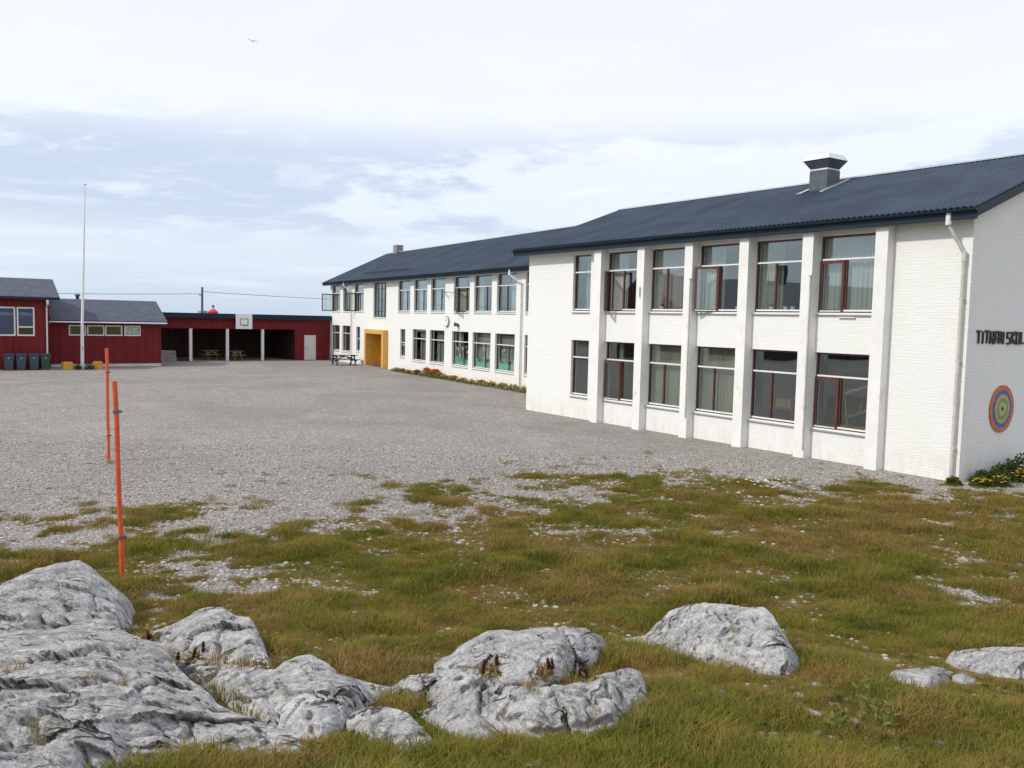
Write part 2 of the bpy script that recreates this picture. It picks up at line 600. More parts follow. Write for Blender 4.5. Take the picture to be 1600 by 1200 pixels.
def mat_ground():
    m = bpy.data.materials.new('gravel_and_soil')
    m.use_nodes = True
    q = G(m.node_tree)
    b = q.n['Principled BSDF']
    b.inputs['Roughness'].default_value = 0.95
    b.inputs['Specular IOR Level'].default_value = 0.2
    tc = q.node('ShaderNodeTexCoord').outputs['Object']
    at = q.node('ShaderNodeAttribute', attribute_name='cover').outputs['Fac']
    # stones
    v1 = q.voro(tc, 26, 'F1', 'Color')
    s1 = q.node('ShaderNodeSeparateColor')
    q.put(s1.inputs[0], v1)
    d1 = q.voro(tc, 26, 'F1', 'Distance')
    v2 = q.voro(tc, 60, 'F1', 'Color')
    s2 = q.node('ShaderNodeSeparateColor')
    q.put(s2.inputs[0], v2)
    stone = q.mix(q.math('POWER', s1.outputs[0], 1.3), (0.17, 0.156, 0.137), (0.42, 0.385, 0.335))
    fine = q.mix(s2.outputs[1], (0.185, 0.17, 0.148), (0.37, 0.338, 0.293))
    c = q.mix(q.rng(s1.outputs[1], 0.35, 0.65), stone, fine)
    rare = q.rng(s1.outputs[2], 0.92, 0.95)
    c = q.mix(q.math('MULTIPLY', rare, 0.8), c, (0.62, 0.60, 0.57))
    # worn tracks, damp and dusty areas
    big = q.noise(q.vmath('MULTIPLY', tc, (1, 1, 1)), 0.16, 5, 0.6, 0.6)
    mid = q.noise(tc, 0.9, 5, 0.65, 0.3)
    c = q.mix(q.rng(big, 0.44, 0.62, 0, 0.5), c, q.mix(0.75, c, (0.185, 0.18, 0.172)))
    c = q.mix(q.rng(q.noise(tc, 0.33, 5, 0.65, 0.4), 0.52, 0.70, 0, 0.5), c, (0.36, 0.34, 0.315))
    c = q.mix(q.rng(mid, 0.48, 0.72, 0, 0.32), c, (0.155, 0.145, 0.125))
    n3 = q.noise(tc, 9, 4, 0.6)
    weeds = q.math('MULTIPLY', q.rng(n3, 0.64, 0.72), q.rng(mid, 0.45, 0.6))
    c = q.mix(q.math('MULTIPLY', weeds, 0.35), c, (0.13, 0.13, 0.06))
    # soil and moss under the grass
    n4 = q.noise(tc, 14, 5, 0.7)
    turf = q.mix(q.rng(q.noise(tc, 2.2, 5, 0.6), 0.35, 0.65), (0.11, 0.10, 0.025), (0.18, 0.125, 0.06))
    turf = q.mix(q.rng(n4, 0.55, 0.75, 0, 0.5), turf, (0.06, 0.055, 0.02))
    cov = q.rng(q.math('ADD', at, q.math('MULTIPLY', q.math('SUBTRACT', n4, 0.5), 0.9)), 0.34, 0.62)
    c = q.mix(cov, c, turf)
    # heath beyond the yard
    far = q.node('ShaderNodeAttribute', attribute_name='heath').outputs['Fac']
    heath = q.mix(q.noise(tc, 0.05, 5), (0.06, 0.065, 0.025), (0.11, 0.09, 0.045))
    c = q.mix(far, c, heath)
    q.put(b.inputs['Base Color'], c)
    h = q.math('ADD', q.math('MULTIPLY', d1, -0.9), q.math('MULTIPLY', n4, 0.4))
    q.put(b.inputs['Normal'], q.bump(h, 0.75, 0.03))
    return m


M['ground'] = mat_ground()


def mat_rock():
    m = bpy.data.materials.new('grey_lichen_rock')
    m.use_nodes = True
    q = G(m.node_tree)
    b = q.n['Principled BSDF']
    b.inputs['Roughness'].default_value = 0.92
    b.inputs['Specular IOR Level'].default_value = 0.25
    tc = q.node('ShaderNodeTexCoord').outputs['Object']
    # strata run diagonally
    rot = q.node('ShaderNodeMapping')
    rot.inputs['Rotation'].default_value = (0.4, 0.5, 0.9)
    rot.inputs['Scale'].default_value = (1.0, 3.6, 1.6)
    q.put(rot.inputs[0], tc)
    w = rot.outputs[0]
    n1 = q.noise(w, 1.6, 7, 0.68, 0.5)
    n2 = q.noise(tc, 5.5, 7, 0.68, 0.3)
    n3 = q.noise(tc, 32, 4, 0.7)
    c = q.ramp(n1, [(0.30, (0.25, 0.243, 0.23)), (0.42, (0.38, 0.372, 0.352)), (0.55, (0.49, 0.482, 0.458)), (0.68, (0.62, 0.61, 0.58))])
    c = q.mix(q.rng(n2, 0.54, 0.61, 0, 0.8), c, (0.66, 0.65, 0.62))
    mo = q.noise(tc, 3.1, 6, 0.7, 0.4)
    c = q.mix(q.rng(mo, 0.55, 0.66, 0, 0.45), c, (0.22, 0.20, 0.155))
    c = q.mix(q.rng(n2, 0.45, 0.37, 0, 0.6), c, (0.15, 0.14, 0.125))
    c = q.mix(q.rng(n3, 0.54, 0.62, 0, 0.6), c, (0.68, 0.67, 0.64))
    c = q.mix(q.rng(n3, 0.45, 0.38, 0, 0.5), c, (0.13, 0.12, 0.11))
    cr = q.voro(q.vmath('ADD', w, q.vmath('MULTIPLY', q.node('ShaderNodeTexNoise').outputs['Color'], (0.4, 0.4, 0.4))), 1.3, 'DISTANCE_TO_EDGE', 'Distance')
    crack = q.rng(cr, 0.035, 0.0)
    crack = q.math('MULTIPLY', crack, q.rng(q.noise(tc, 2.0, 3), 0.48, 0.6))
    c = q.mix(q.math('MULTIPLY', crack, 0.85), c, (0.04, 0.033, 0.03))
    li = q.voro(tc, 3.2, 'F1', 'Distance')
    och = q.math('MULTIPLY', q.rng(li, 0.12, 0.06), q.rng(q.noise(tc, 1.1, 2), 0.60, 0.66))
    c = q.mix(q.math('MULTIPLY', och, 0.8), c, (0.52, 0.25, 0.04))
    q.put(b.inputs['Base Color'], c)
    h = q.math('ADD', q.math('ADD', q.math('MULTIPLY', n1, 1.0), q.math('MULTIPLY', n2, 0.7)), q.math('ADD', q.math('MULTIPLY', n3, 0.3), q.math('MULTIPLY', crack, -1.2)))
    q.put(b.inputs['Normal'], q.bump(h, 1.0, 0.085))
    return m


M['rock'] = mat_rock()


def mat_leafy(name, stops, rough=0.65, trans=0.35, scale=1.1):
    """blade material: tint attribute per blade, shifted by a slow world noise"""
    m = bpy.data.materials.new(name)
    m.use_nodes = True
    q = G(m.node_tree)
    b = q.n['Principled BSDF']
    b.inputs['Roughness'].default_value = rough
    b.inputs['Specular IOR Level'].default_value = 0.2
    at = q.node('ShaderNodeAttribute', attribute_name='tint').outputs['Fac']
    pos = q.node('ShaderNodeNewGeometry').outputs['Position']
    n = q.noise(pos, scale, 5, 0.66)
    f = q.math('ADD', q.math('MULTIPLY', at, 0.50), q.math('MULTIPLY', q.rng(n, 0.34, 0.66, smooth=False), 0.50))
    c = q.ramp(f, stops)
    n2 = q.noise(q.vmath('ADD', pos, (31.0, 7.0, 3.0)), 2.4, 4, 0.6)
    c = q.mix(q.rng(n2, 0.46, 0.66, 0, 0.55), c, q.mix(0.5, c, (0.025, 0.05, 0.008)))
    q.put(b.inputs['Base Color'], c)
    t = q.node('ShaderNodeBsdfTranslucent')
    q.put(t.inputs[0], c)
    mx = q.node('ShaderNodeMixShader')
    mx.inputs[0].default_value = trans
    q.l.new(b.outputs[0], mx.inputs[1])
    q.l.new(t.outputs[0], mx.inputs[2])
    q.l.new(mx.outputs[0], q.n['Material Output'].inputs[0])
    return m


GREEN = [(0.0, (0.068, 0.095, 0.012)), (0.22, (0.150, 0.165, 0.016)), (0.42, (0.235, 0.215, 0.030)), (0.66, (0.29, 0.195, 0.048)), (1.0, (0.36, 0.235, 0.09))]
M['grass'] = mat_leafy('grass_blades', GREEN)
M['straw'] = mat_leafy('straw_grass', [(0.0, (0.17, 0.13, 0.03)), (0.5, (0.30, 0.20, 0.07)), (1.0, (0.42, 0.31, 0.14))])
M['weed'] = mat_leafy('weed_leaves', [(0.0, (0.10, 0.14, 0.025)), (1.0, (0.24, 0.26, 0.07))])
M['rust'] = mat_leafy('rusty_leaves', [(0.0, (0.06, 0.035, 0.015)), (0.6, (0.16, 0.08, 0.03)), (1.0, (0.26, 0.12, 0.05))])
M['dock'] = mat_leafy('dock_seedheads', [(0.0, (0.05, 0.025, 0.015)), (1.0, (0.16, 0.05, 0.03))], trans=0.1)
M['leaf'] = mat_leafy('shrub_leaves', [(0.0, (0.025, 0.05, 0.012)), (0.6, (0.06, 0.10, 0.02)), (1.0, (0.12, 0.13, 0.03))])
M['petal_o'] = mat('orange_petals', (0.75, 0.22, 0.015), 0.7, var=0.2, vscale=20)
M['petal_y'] = mat('yellow_petals', (0.80, 0.48, 0.02), 0.7, var=0.15, vscale=20)
M['petal_w'] = mat('white_petals', (0.80, 0.80, 0.76), 0.7)
M['petal_p'] = mat('purple_petals', (0.16, 0.05, 0.10), 0.7)

# ------------------------------------------------------------------ ground sheet
# bare gravel patches in the turf and the turf's far edge, in metres right (u) and forward (v) of the camera foot
_edge_px = [(-400, 850), (0, 835), (100, 815), (230, 805), (400, 815), (560, 785), (700, 765), (860, 745), (1000, 738), (1150, 738), (1300, 758), (1480, 777), (1600, 783), (1900, 800)]
_eu, _ev = [], []
for px, py in _edge_px:
    v_ = ray_ground_v(px, py)
    d = pix_ray(px, py)
    _eu.append(float((d[0] * RT[0] + d[1] * RT[1]) * v_))
    _ev.append(float(v_))
_o = np.argsort(_eu)
_eu, _ev = np.array(_eu)[_o], np.array(_ev)[_o]
_bare = []
for px, py, rpx, rpy, s in [(340, 885, 75, 16, 1.1), (255, 935, 70, 26, 1.1), (60, 860, 60, 12, 0.7), (560, 925, 110, 14, 0.45), (1500, 930, 60, 34, 0.75), (1555, 885, 40, 10, 0.8),
                            (690, 800, 110, 12, 0.75), (905, 775, 110, 10, 0.7), (1060, 830, 80, 8, 0.35), (430, 920, 50, 14, 0.6), (1160, 830, 30, 5, 0.7), (640, 870, 60, 8, .3), (20, 880, 40, 12, 0.4),
                            (880, 830, 90, 10, .35)]:
    v_ = ray_ground_v(px, py)
    d = pix_ray(px, py)
    u_ = (d[0] * RT[0] + d[1] * RT[1]) * v_
    rv = 0.5 * abs(ray_ground_v(px, py - rpy) - ray_ground_v(px, py + rpy))
    _bare.append((u_, v_, rpx / F_PX * v_, rv, s))


def cover(u, v):
    """0 bare gravel .. 1 closed turf"""
    u = np.asarray(u, float)
    v = np.asarray(v, float)
    P = np.stack([u, v, 0 * u], -1)
    n = 0.5 * fbm(P * np.array([0.8, 0.8, 1]), 5, 21, 0.62) + 0.5 * fbm(P * np.array([4.2, 4.2, 1]), 3, 77, 0.65)
    e = np.interp(u, _eu, _ev) - v
    c = 0.40 + np.clip(e, -6, 4.5) * 0.14 - 0.10 * np.clip((2 - u) / 5, 0, 1) * np.clip((7 - e) / 3, 0, 1) + (n - 0.5) * 3.6
    c = np.where(e > 5, np.maximum(c, 0.72), c)
    for (bu, bv, ru, rv, s) in _bare:
        q = ((u - bu) / ru) ** 2 + ((v - bv) / rv) ** 2
        c = c - s * np.exp(-q * 0.8) * (0.15 + 1.6 * np.clip((fbm(P * 3.1, 4, 40, 0.6) - 0.36) * 4, 0, 1))
    return np.clip(c, 0, 1)


def axis(dense0, dense1, step, far, grow=1.16):
    a = list(np.arange(dense0, dense1 + 1e-6, step))
    s, x = step, dense1
    while x < far:
        s *= grow
        x += s
        a.append(x)
    s, x = step, dense0
    while x > -far:
        s *= grow
        x -= s
        a.insert(0, x)
    return np.array(a)


def build_ground():
    us = axis(-9.0, 12.5, 0.085, 4500)
    vs = axis(3.5, 20.0, 0.085, 4500)
    UU, VV = np.meshgrid(us, vs, indexing='ij')
    ZZ = terrain(UU, VV)
    rr = np.hypot(UU, VV)
    X, Y = xy_of(UU, VV)
    P = np.stack([UU, VV, 0 * UU], -1)
    ZZ = ZZ + np.clip((rr - 130) / 400, 0, 1) * (fbm(P * 0.006, 3, 60) * 3.0 - 2.2)
    C = np.where(rr < 45, cover(UU, VV), 0)
    H = np.clip((rr - 95) / 25, 0, 1)
    n, m = UU.shape
    me = bpy.data.meshes.new('ground')
    co = np.stack([X, Y, ZZ], -1).reshape(-1, 3)
    idx = np.arange(n * m).reshape(n, m)
    q = np.stack([idx[:-1, :-1], idx[1:, :-1], idx[1:, 1:], idx[:-1, 1:]], -1).reshape(-1, 4)
    me.vertices.add(len(co))
    me.vertices.foreach_set('co', co.astype('f').ravel())
    me.loops.add(q.size)
    me.loops.foreach_set('vertex_index', q.astype('i').ravel())
    me.polygons.add(len(q))
    me.polygons.foreach_set('loop_start', np.arange(0, q.size, 4, dtype='i'))
    me.polygons.foreach_set('loop_total', np.full(len(q), 4, dtype='i'))
    me.update(calc_edges=True)
    me.shade_smooth()
    for nm, arr in (('cover', C), ('heath', H)):
        a = me.attributes.new(nm, 'FLOAT', 'POINT')
        a.data.foreach_set('value', arr.astype('f').ravel())
    me.materials.append(M['ground'])
    tag(obj('ground', me), kind='structure')


build_ground()


# ------------------------------------------------------------------ building helpers
def wall_plate(W, z0, z1, thick, openings, topfn=None, prof=None):
    """wall in local coords: x along, y inward from 0 to thick, openings (x0,x1,z0,z1). Only true surfaces are made."""
    xs = sorted({0.0, W, *[o[0] for o in openings], *[o[1] for o in openings]})
    zs = sorted({z0, z1, *[o[2] for o in openings], *[o[3] for o in openings]})
    xs = [x for x in xs if 0 <= x <= W]
    solid = {}
    for i in range(len(xs) - 1):
        for j in range(len(zs) - 1):
            cx, cz = (xs[i] + xs[i + 1]) / 2, (zs[j] + zs[j + 1]) / 2
            solid[i, j] = not any(o[0] < cx < o[1] and o[2] < cz < o[3] for o in openings)
    mb = MB()

    def quad(a, b, c, d):
        mb.add([a, b, c, d], [(0, 1, 2, 3)])
    for (i, j), s in solid.items():
        if not s:
            continue
        xa, xb, za, zb = xs[i], xs[i + 1], zs[j], zs[j + 1]
        quad((xa, 0, za), (xb, 0, za), (xb, 0, zb), (xa, 0, zb))
        quad((xb, thick, za), (xa, thick, za), (xa, thick, zb), (xb, thick, zb))
        if not solid.get((i - 1, j), False):
            quad((xa, thick, za), (xa, 0, za), (xa, 0, zb), (xa, thick, zb))
        if not solid.get((i + 1, j), False):
            quad((xb, 0, za), (xb, thick, za), (xb, thick, zb), (xb, 0, zb))
        if not solid.get((i, j - 1), False):
            quad((xa, thick, za), (xb, thick, za), (xb, 0, za), (xa, 0, za))
        if not solid.get((i, j + 1), False):
            quad((xa, 0, zb), (xb, 0, zb), (xb, thick, zb), (xa, thick, zb))
    return mb


def boarded_wall(W, z0, z1, openings, pitch=0.13, lap=0.022, thick=0.12):
    """vertical board-on-board cladding round openings; x along, outside at y<0"""
    mb = wall_plate(W, z0, z1, thick, openings)
    x = 0.0
    while x < W - 0.02:
        xa, xb = x, min(W, x + pitch * 0.62)
        segs = [(z0 + 0.01, z1)]
        for (a, b, c, d) in openings:
            if xb > a - 0.09 and xa < b + 0.09:
                new = []
                for (p, q) in segs:
                    if c - 0.09 > p:
                        new.append((p, min(q, c - 0.09)))
                    if d + 0.09 < q:
                        new.append((max(p, d + 0.09), q))
                segs = new
        for (p, q) in segs:
            if q - p > 0.03:
                mb.box(xa, -lap, p, xb, -0.001, q)
        x += pitch
    return mb


_wcache = {}


def cached(key, fn):
    if key not in _wcache:
        _wcache[key] = fn()
    return _wcache[key]


def window(parent, loc, rot, w, h, fmat, bars, sash=None, hinge='right', angle=0.0, transom=1.43, mull=0.45,
           fr=0.05, depth=0.07, sill=True, glass='glass', ledge=True, label=None):
    """window part (frame) with panes, ledges, sill and casement as sub-parts.
    local x to the viewer's right, y inward, z up; origin lower left of the opening"""
    key = (w, h, fmat, bars, sash, transom, mull, fr, depth, ledge)
    xm = w * mull

    def mk():
        mb = MB()
        mb.box(0, 0, 0, w, depth, fr).box(0, 0, h - fr, w, depth, h)
        mb.box(0, 0, fr, fr, depth, h - fr).box(w - fr, 0, fr, w, depth, h - fr)
        if bars in ('T', 'full', 'H'):
            mb.box(fr, 0.004, transom, w - fr, depth - 0.004, transom + 0.055)
        if bars in ('T', 'full'):
            mb.box(xm - 0.025, 0.007, fr, xm + 0.025, depth - 0.007, transom)
        if bars == 'grid':
            for k in (1, 2, 3):
                xx = w * k / 4
                mb.box(xx - 0.03, 0.006, fr, xx + 0.03, depth - 0.006, h - fr)
            for zz in (0.42, h - 0.45):
                mb.box(fr, 0.002, zz - 0.025, w - fr, depth - 0.002, zz + 0.025)
        return mb.mesh('window', M[fmat])
    win = obj('window', cached(('f',) + key, mk), parent, loc, rot)
    if label:
        win['label'] = label
    pane_rects = []
    if bars in ('T', 'full'):
        pane_rects = [(fr, w - fr, transom + 0.055, h - fr), (fr, xm - 0.025, fr, transom), (xm + 0.025, w - fr, fr, transom)]
    elif bars == 'H':
        pane_rects = [(fr, w - fr, transom + 0.055, h - fr), (fr, w - fr, fr, transom)]
    elif bars == 'grid':
        xs = [fr] + [w * k / 4 for k in (1, 2, 3)] + [w - fr]
        zs = [fr, 0.42, h - 0.45, h - fr]
        pane_rects = [(xs[i] + 0.03, xs[i + 1] - 0.03, zs[j] + 0.025, zs[j + 1] - 0.025) for i in range(4) for j in range(3)]
    else:
        pane_rects = [(fr, w - fr, fr, h - fr)]
    yg = depth * 0.55
    for k, (a, b, c, d) in enumerate(pane_rects):
        if sash and k == 1:
            continue
        me = cached(('p', round(b - a, 4), round(d - c, 4), glass), lambda: MB().box(0, 0, 0, b - a, 0.008, d - c).mesh('pane', M[glass]))
        obj('pane', me, win, (a, yg, c))
    if ledge and bars != 'grid':
        if bars in ('T', 'H', 'full'):
            MB().box(fr, -0.03, transom + 0.002, w - fr, 0.002, transom + 0.05).build('ledge', M['white'], win)
        mb = MB()
        x0 = xm if (sash and angle > 0.05) else fr
        mb.box(x0, -0.022, fr - 0.012, w - fr, 0.0, fr + 0.035)
        mb.build('ledge', M['white'], win)
    if sill:
        me = cached(('s', w), lambda: MB().prism([(0.0, -0.02), (-0.16, -0.06), (-0.16, -0.075), (0.0, -0.075)], 'x', 0.004, w - 0.004).mesh('sill', M['sill']))
        obj('sill', me, win)
    if sash:
        # a casement: its own frame and pane, hinged on one side, swung outward
        a, c, d = (0.012, 0.012, transom - 0.012)
        sw, sh, st = xm - 0.02 - a, d - c, 0.075
        mb = MB()
        X0 = 0 if hinge == 'left' else -sw
        mb.box(X0, -0.05, 0, X0 + sw, 0.0, st).box(X0, -0.05, sh - st, X0 + sw, 0.0, sh)
        mb.box(X0, -0.05, st, X0 + st, 0.0, sh - st).box(X0 + sw - st, -0.05, st, X0 + sw, 0.0, sh - st)
        hx = a if hinge == 'left' else a + sw
        ang = -angle if hinge == 'left' else angle
        cs = mb.build('casement', M[fmat], win, loc=(hx, -0.003, c), rot=ang)
        pm = MB().box(X0 + st, -0.028, st, X0 + sw - st, -0.022, sh - st).build('pane', M[glass], win, loc=(hx, -0.003, c), rot=ang)
        lb = MB().box(X0 + 0.05, -0.075, 0.02, X0 + sw - 0.05, -0.051, 0.05).build('ledge', M['white'], win, loc=(hx, -0.003, c), rot=ang)
    return win


def curtain(loc, rot, w, h, mt, label, top=0.0, parent=None, folds=9, name='curtain'):
    """wavy hanging cloth; x along, z down from 0"""
    n = max(8, folds * 8)
    mb = MB()
    rr = random.Random(int(w * 1000 + loc[1] * 77 + loc[2] * 13))
    ph = [rr.uniform(0, 6) for _ in range(4)]
    vs, fs = [], []
    for j, t in enumerate((0, 0.3, 0.7, 1.0)):
        for i in range(n + 1):
            x = i / n
            y = 0.035 * math.sin(x * folds * 2 * math.pi + ph[0] + 0.5 * t) + 0.014 * math.sin(x * folds * 5.1 + ph[1])
            vs.append((x * w, y * (0.6 + 0.5 * t), -h * t))
    for j in range(3):
        for i in range(n):
            a = j * (n + 1) + i
            fs.append((a, a + 1, a + n + 2, a + n + 1))
    # back layer gives the cloth its thickness
    k = len(vs)
    vs += [(x, y + 0.006, z) for x, y, z in vs]
    fs += [tuple(k + q for q in reversed(f)) for f in fs]
    mb.add(vs, fs)
    o = mb.build(name, M[mt], None, smooth=True, fix=False, loc=loc, rot=rot)
    return tag(o, label, 'curtain', 'curtains in the school windows')


def roof_sheet(L0, L1, xa, za, xb, zb, pitch=0.16, amp=0.016, thick=0.03):
    """corrugated slope: ribs run from eave (xa,za) to ridge (xb,zb); y from L0 to L1"""
    sl_ = math.hypot(xb - xa, zb - za)
    nx, nz = -(zb - za) / sl_, (xb - xa) / sl_
    if nz < 0:
        nx, nz = -nx, -nz
    n = int((L1 - L0) / pitch) * 8
    ys = np.linspace(L0, L1, n + 1)
    amps = amp * np.clip(np.cos((ys - L0) / pitch * 2 * math.pi) * 1.5, -1, 1)
    vs, fs = [], []
    for (x, z) in ((xa, za), (xb, zb)):
        for y, a in zip(ys, amps):
            vs.append((x + nx * a, y, z + nz * a))
    for (x, z) in ((xa, za), (xb, zb)):
        for y, a in zip(ys, amps):
            vs.append((x + nx * (a - thick), y, z + nz * (a - thick)))
    m = n + 1
    for i in range(n):
        fs.append((i, i + 1, m + i + 1, m + i))
        fs.append((2 * m + i, 3 * m + i, 3 * m + i + 1, 2 * m + i + 1))
        fs.append((i, 2 * m + i, 2 * m + i + 1, i + 1))
        fs.append((m + i, m + i + 1, 3 * m + i + 1, 3 * m + i))
    fs.append((0, m, 3 * m, 2 * m))
    fs.append((n, 2 * m + n, 3 * m + n, m + n))
    return MB().add(vs, fs)


RZ = -math.pi / 2     # a part whose local x runs along -Y and whose inside is +X


def gable_poly(x0, x1, z0, ze, xr, zr):
    return [(x0, z0), (x1, z0), (x1, ze), (xr, zr), (x0, ze)]


# ------------------------------------------------------------------ near school block
A = thing('school_building', 'near white two-storey school block with tall pilasters between the windows and dark ribbed roof', 'school building', (0, 0, 0))
LA, DA = 17.98, 10.65
EZ, RX, RZt = 6.555, 5.27, 8.67      # eave and ridge of the roof top
UP0, UP1, LO0, LO1 = 4.07, 6.17, 0.87, 2.97
bays = [(2.35, 4.22), (4.57, 6.46), (6.81, 8.70), (9.04, 10.91), (11.26, 13.15)]
narrow = (14.06, 15.10)
opens = []
for (a, b) in bays + [narrow]:
    opens += [(LA - b, LA - a, UP0, UP1), (LA - b, LA - a, LO0, LO1)]
wall_plate(LA, -0.3, 6.46, 0.28, opens).build('facade_wall', M['white_wall'], A, loc=(0, LA, 0), rot=RZ)
zw = lambda x: EZ - 0.12 + (x + 0.45) * (RZt - EZ) / (RX + 0.45)
ga = [(0.283, -0.3), (DA, -0.3), (DA, zw(0)), (RX, zw(RX)), (0.283, zw(0.283))]
MB().prism(ga, 'y', 0.0, 0.28).build('gable_wall', M['white_wall'], A)
MB().prism(ga, 'y', LA - 0.28, LA).build('gable_wall', M['white_wall'], A)
MB().box(DA - 0.28, 0.281, -0.3, DA - 0.003, LA - 0.281, 6.4).build('back_wall', M['white_wall'], A)
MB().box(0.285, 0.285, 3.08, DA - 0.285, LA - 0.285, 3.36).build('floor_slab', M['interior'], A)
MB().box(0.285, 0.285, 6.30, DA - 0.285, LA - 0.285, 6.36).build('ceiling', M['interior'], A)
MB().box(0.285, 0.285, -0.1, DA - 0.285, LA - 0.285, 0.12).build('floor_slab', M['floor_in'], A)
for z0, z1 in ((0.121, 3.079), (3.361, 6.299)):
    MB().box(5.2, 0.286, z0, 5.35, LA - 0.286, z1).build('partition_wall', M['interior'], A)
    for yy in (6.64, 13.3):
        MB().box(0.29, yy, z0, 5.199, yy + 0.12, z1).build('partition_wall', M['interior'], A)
for y0, y1 in ((2.0, 2.35), (4.22, 4.57), (6.46, 6.81), (8.70, 9.04), (10.91, 11.26), (13.15, 13.54)):
    MB().box(-0.30, y0, -0.3, -0.002, y1, 6.44).build('pilaster', M['pilaster'], A)

# roof with its trim
rf = roof_sheet(-0.30, 18.50, -0.45, EZ, RX, RZt).build('roof', M['roof'], A, smooth=False)
roof_sheet(-0.30, 18.50, 2 * RX + 0.45, EZ, RX, RZt).build('roof', M['roof'], A)
MB().prism([(RX - 0.16, RZt - 0.03), (RX, RZt + 0.05), (RX + 0.16, RZt - 0.03)], 'y', -0.32, 18.52).build('ridge_cap', M['flash'], rf)
MB().box(-0.43, -0.28, EZ - 0.30, -0.405, 18.48, EZ - 0.035).build('fascia', M['fascia'], rf)
MB().box(-0.404, -0.28, EZ - 0.12, -0.0, 18.48, EZ - 0.10).build('soffit', M['plinth'], rf)
gm = MB()
pts = [(math.cos(a) * 0.065, math.sin(a) * 0.065) for a in np.linspace(math.pi, 2 * math.pi, 8)]
inn = [(x * 0.85, y * 0.85) for x, y in reversed(pts)]
gm.prism([(-0.50 + x, EZ - 0.055 + y) for x, y in pts + inn], 'y', -0.30, 18.5)
gm.build('gutter', M['fascia'], rf)
kz = (RZt - EZ) / (RX + 0.45)
for y0, y1 in ((-0.30, -0.27), (18.47, 18.50)):
    vb = MB()
    vb.prism([(-0.45, EZ - 0.25), (RX, RZt - 0.25), (RX, RZt - 0.035), (-0.45, EZ - 0.035)], 'y', y0, y1)
    vb.build('verge_board', M['fascia'], rf)
    vb = MB()
    vb.prism([(2 * RX + 0.45, EZ - 0.25), (RX + 0.001, RZt - 0.25), (RX + 0.001, RZt - 0.035), (2 * RX + 0.45, EZ - 0.035)], 'y', y0, y1)
    vb.build('verge_board', M['fascia'], rf)
vs_ = MB()
vs_.prism([(-0.40, EZ - 0.16), (RX, RZt - 0.14), (RX, RZt - 0.12), (-0.40, EZ - 0.14)], 'y', -0.268, -0.003)
vs_.build('verge_soffit', M['plinth'], rf)
vs_ = MB()
vs_.prism([(-0.40, EZ - 0.16), (RX, RZt - 0.14), (RX, RZt - 0.12), (-0.40, EZ - 0.14)], 'y', LA + 0.003, 18.468)
vs_.build('verge_soffit', M['plinth'], rf)

# ventilator on the roof
ven = MB().box(3.83, 6.86, 7.9, 4.50, 7.54, 8.79).build('roof_ventilator', M['ventgrey'], A)
cx, cy = 4.165, 7.20
MB().frustum(cx, cy, 8.80, 0.325, 0.33, 8.845, 0.325, 0.33).build('collar', M['zinc'], ven)
MB().frustum(cx, cy, 8.846, 0.315, 0.32, 9.12, 0.50, 0.50).build('hood', M['ventgrey'], ven)
MB().frustum(cx, cy, 9.121, 0.515, 0.515, 9.30, 0.40, 0.40).build('hood_cap', M['zinc'], ven)
MB().prism([(3.45, 8.035 - 0.02), (4.86, 8.035 - 0.02 + 1.41 * kz), (4.86, 8.05 + 1.41 * kz), (3.45, 8.05)], 'y', 6.72, 6.855).prism(
    [(3.45, 8.03), (4.86, 8.03 + 1.41 * kz), (4.86, 8.05 + 1.41 * kz), (3.45, 8.05)], 'y', 7.545, 7.75).build('flashing', M['flash'], ven)

# windows of the near block: (bay, upper?, options)
up_opt = {0: dict(sash='s', angle=0.0, mull=0.42), 1: dict(mull=0.37), 2: dict(sash='s', hinge='right', angle=R(26), mull=0.43),
          3: dict(mull=0.38), 4: dict(sash='s', hinge='left', angle=R(50), mull=0.42)}
lo_opt = {0: dict(sash='s', angle=0.0, mull=0.42), 1: dict(mull=0.38), 2: dict(mull=0.38), 3: dict(mull=0.38), 4: dict(sash='s', angle=R(5), mull=0.44)}
wl_up = {2: 'window with its left casement standing open', 4: 'window with its left casement swung wide open', 0: 'window with a thick-framed casement'}
for k, (a, b) in enumerate(bays):
    window(A, (0.10, b, UP0), RZ, round(b - a, 3), UP1 - UP0, 'brown', 'T', label=wl_up.get(k), **up_opt[k])
    window(A, (0.10, b, LO0), RZ, round(b - a, 3), LO1 - LO0, 'brown', 'T', label='window with a thick-framed casement' if k in (0, 4) else None, **lo_opt[k])
a, b = narrow
window(A, (0.10, b, UP0), RZ, b - a, UP1 - UP0, 'brown', 'H', label='narrow window')
window(A, (0.10, b, LO0), RZ, b - a, LO1 - LO0, 'brown', 'H', label='narrow window')

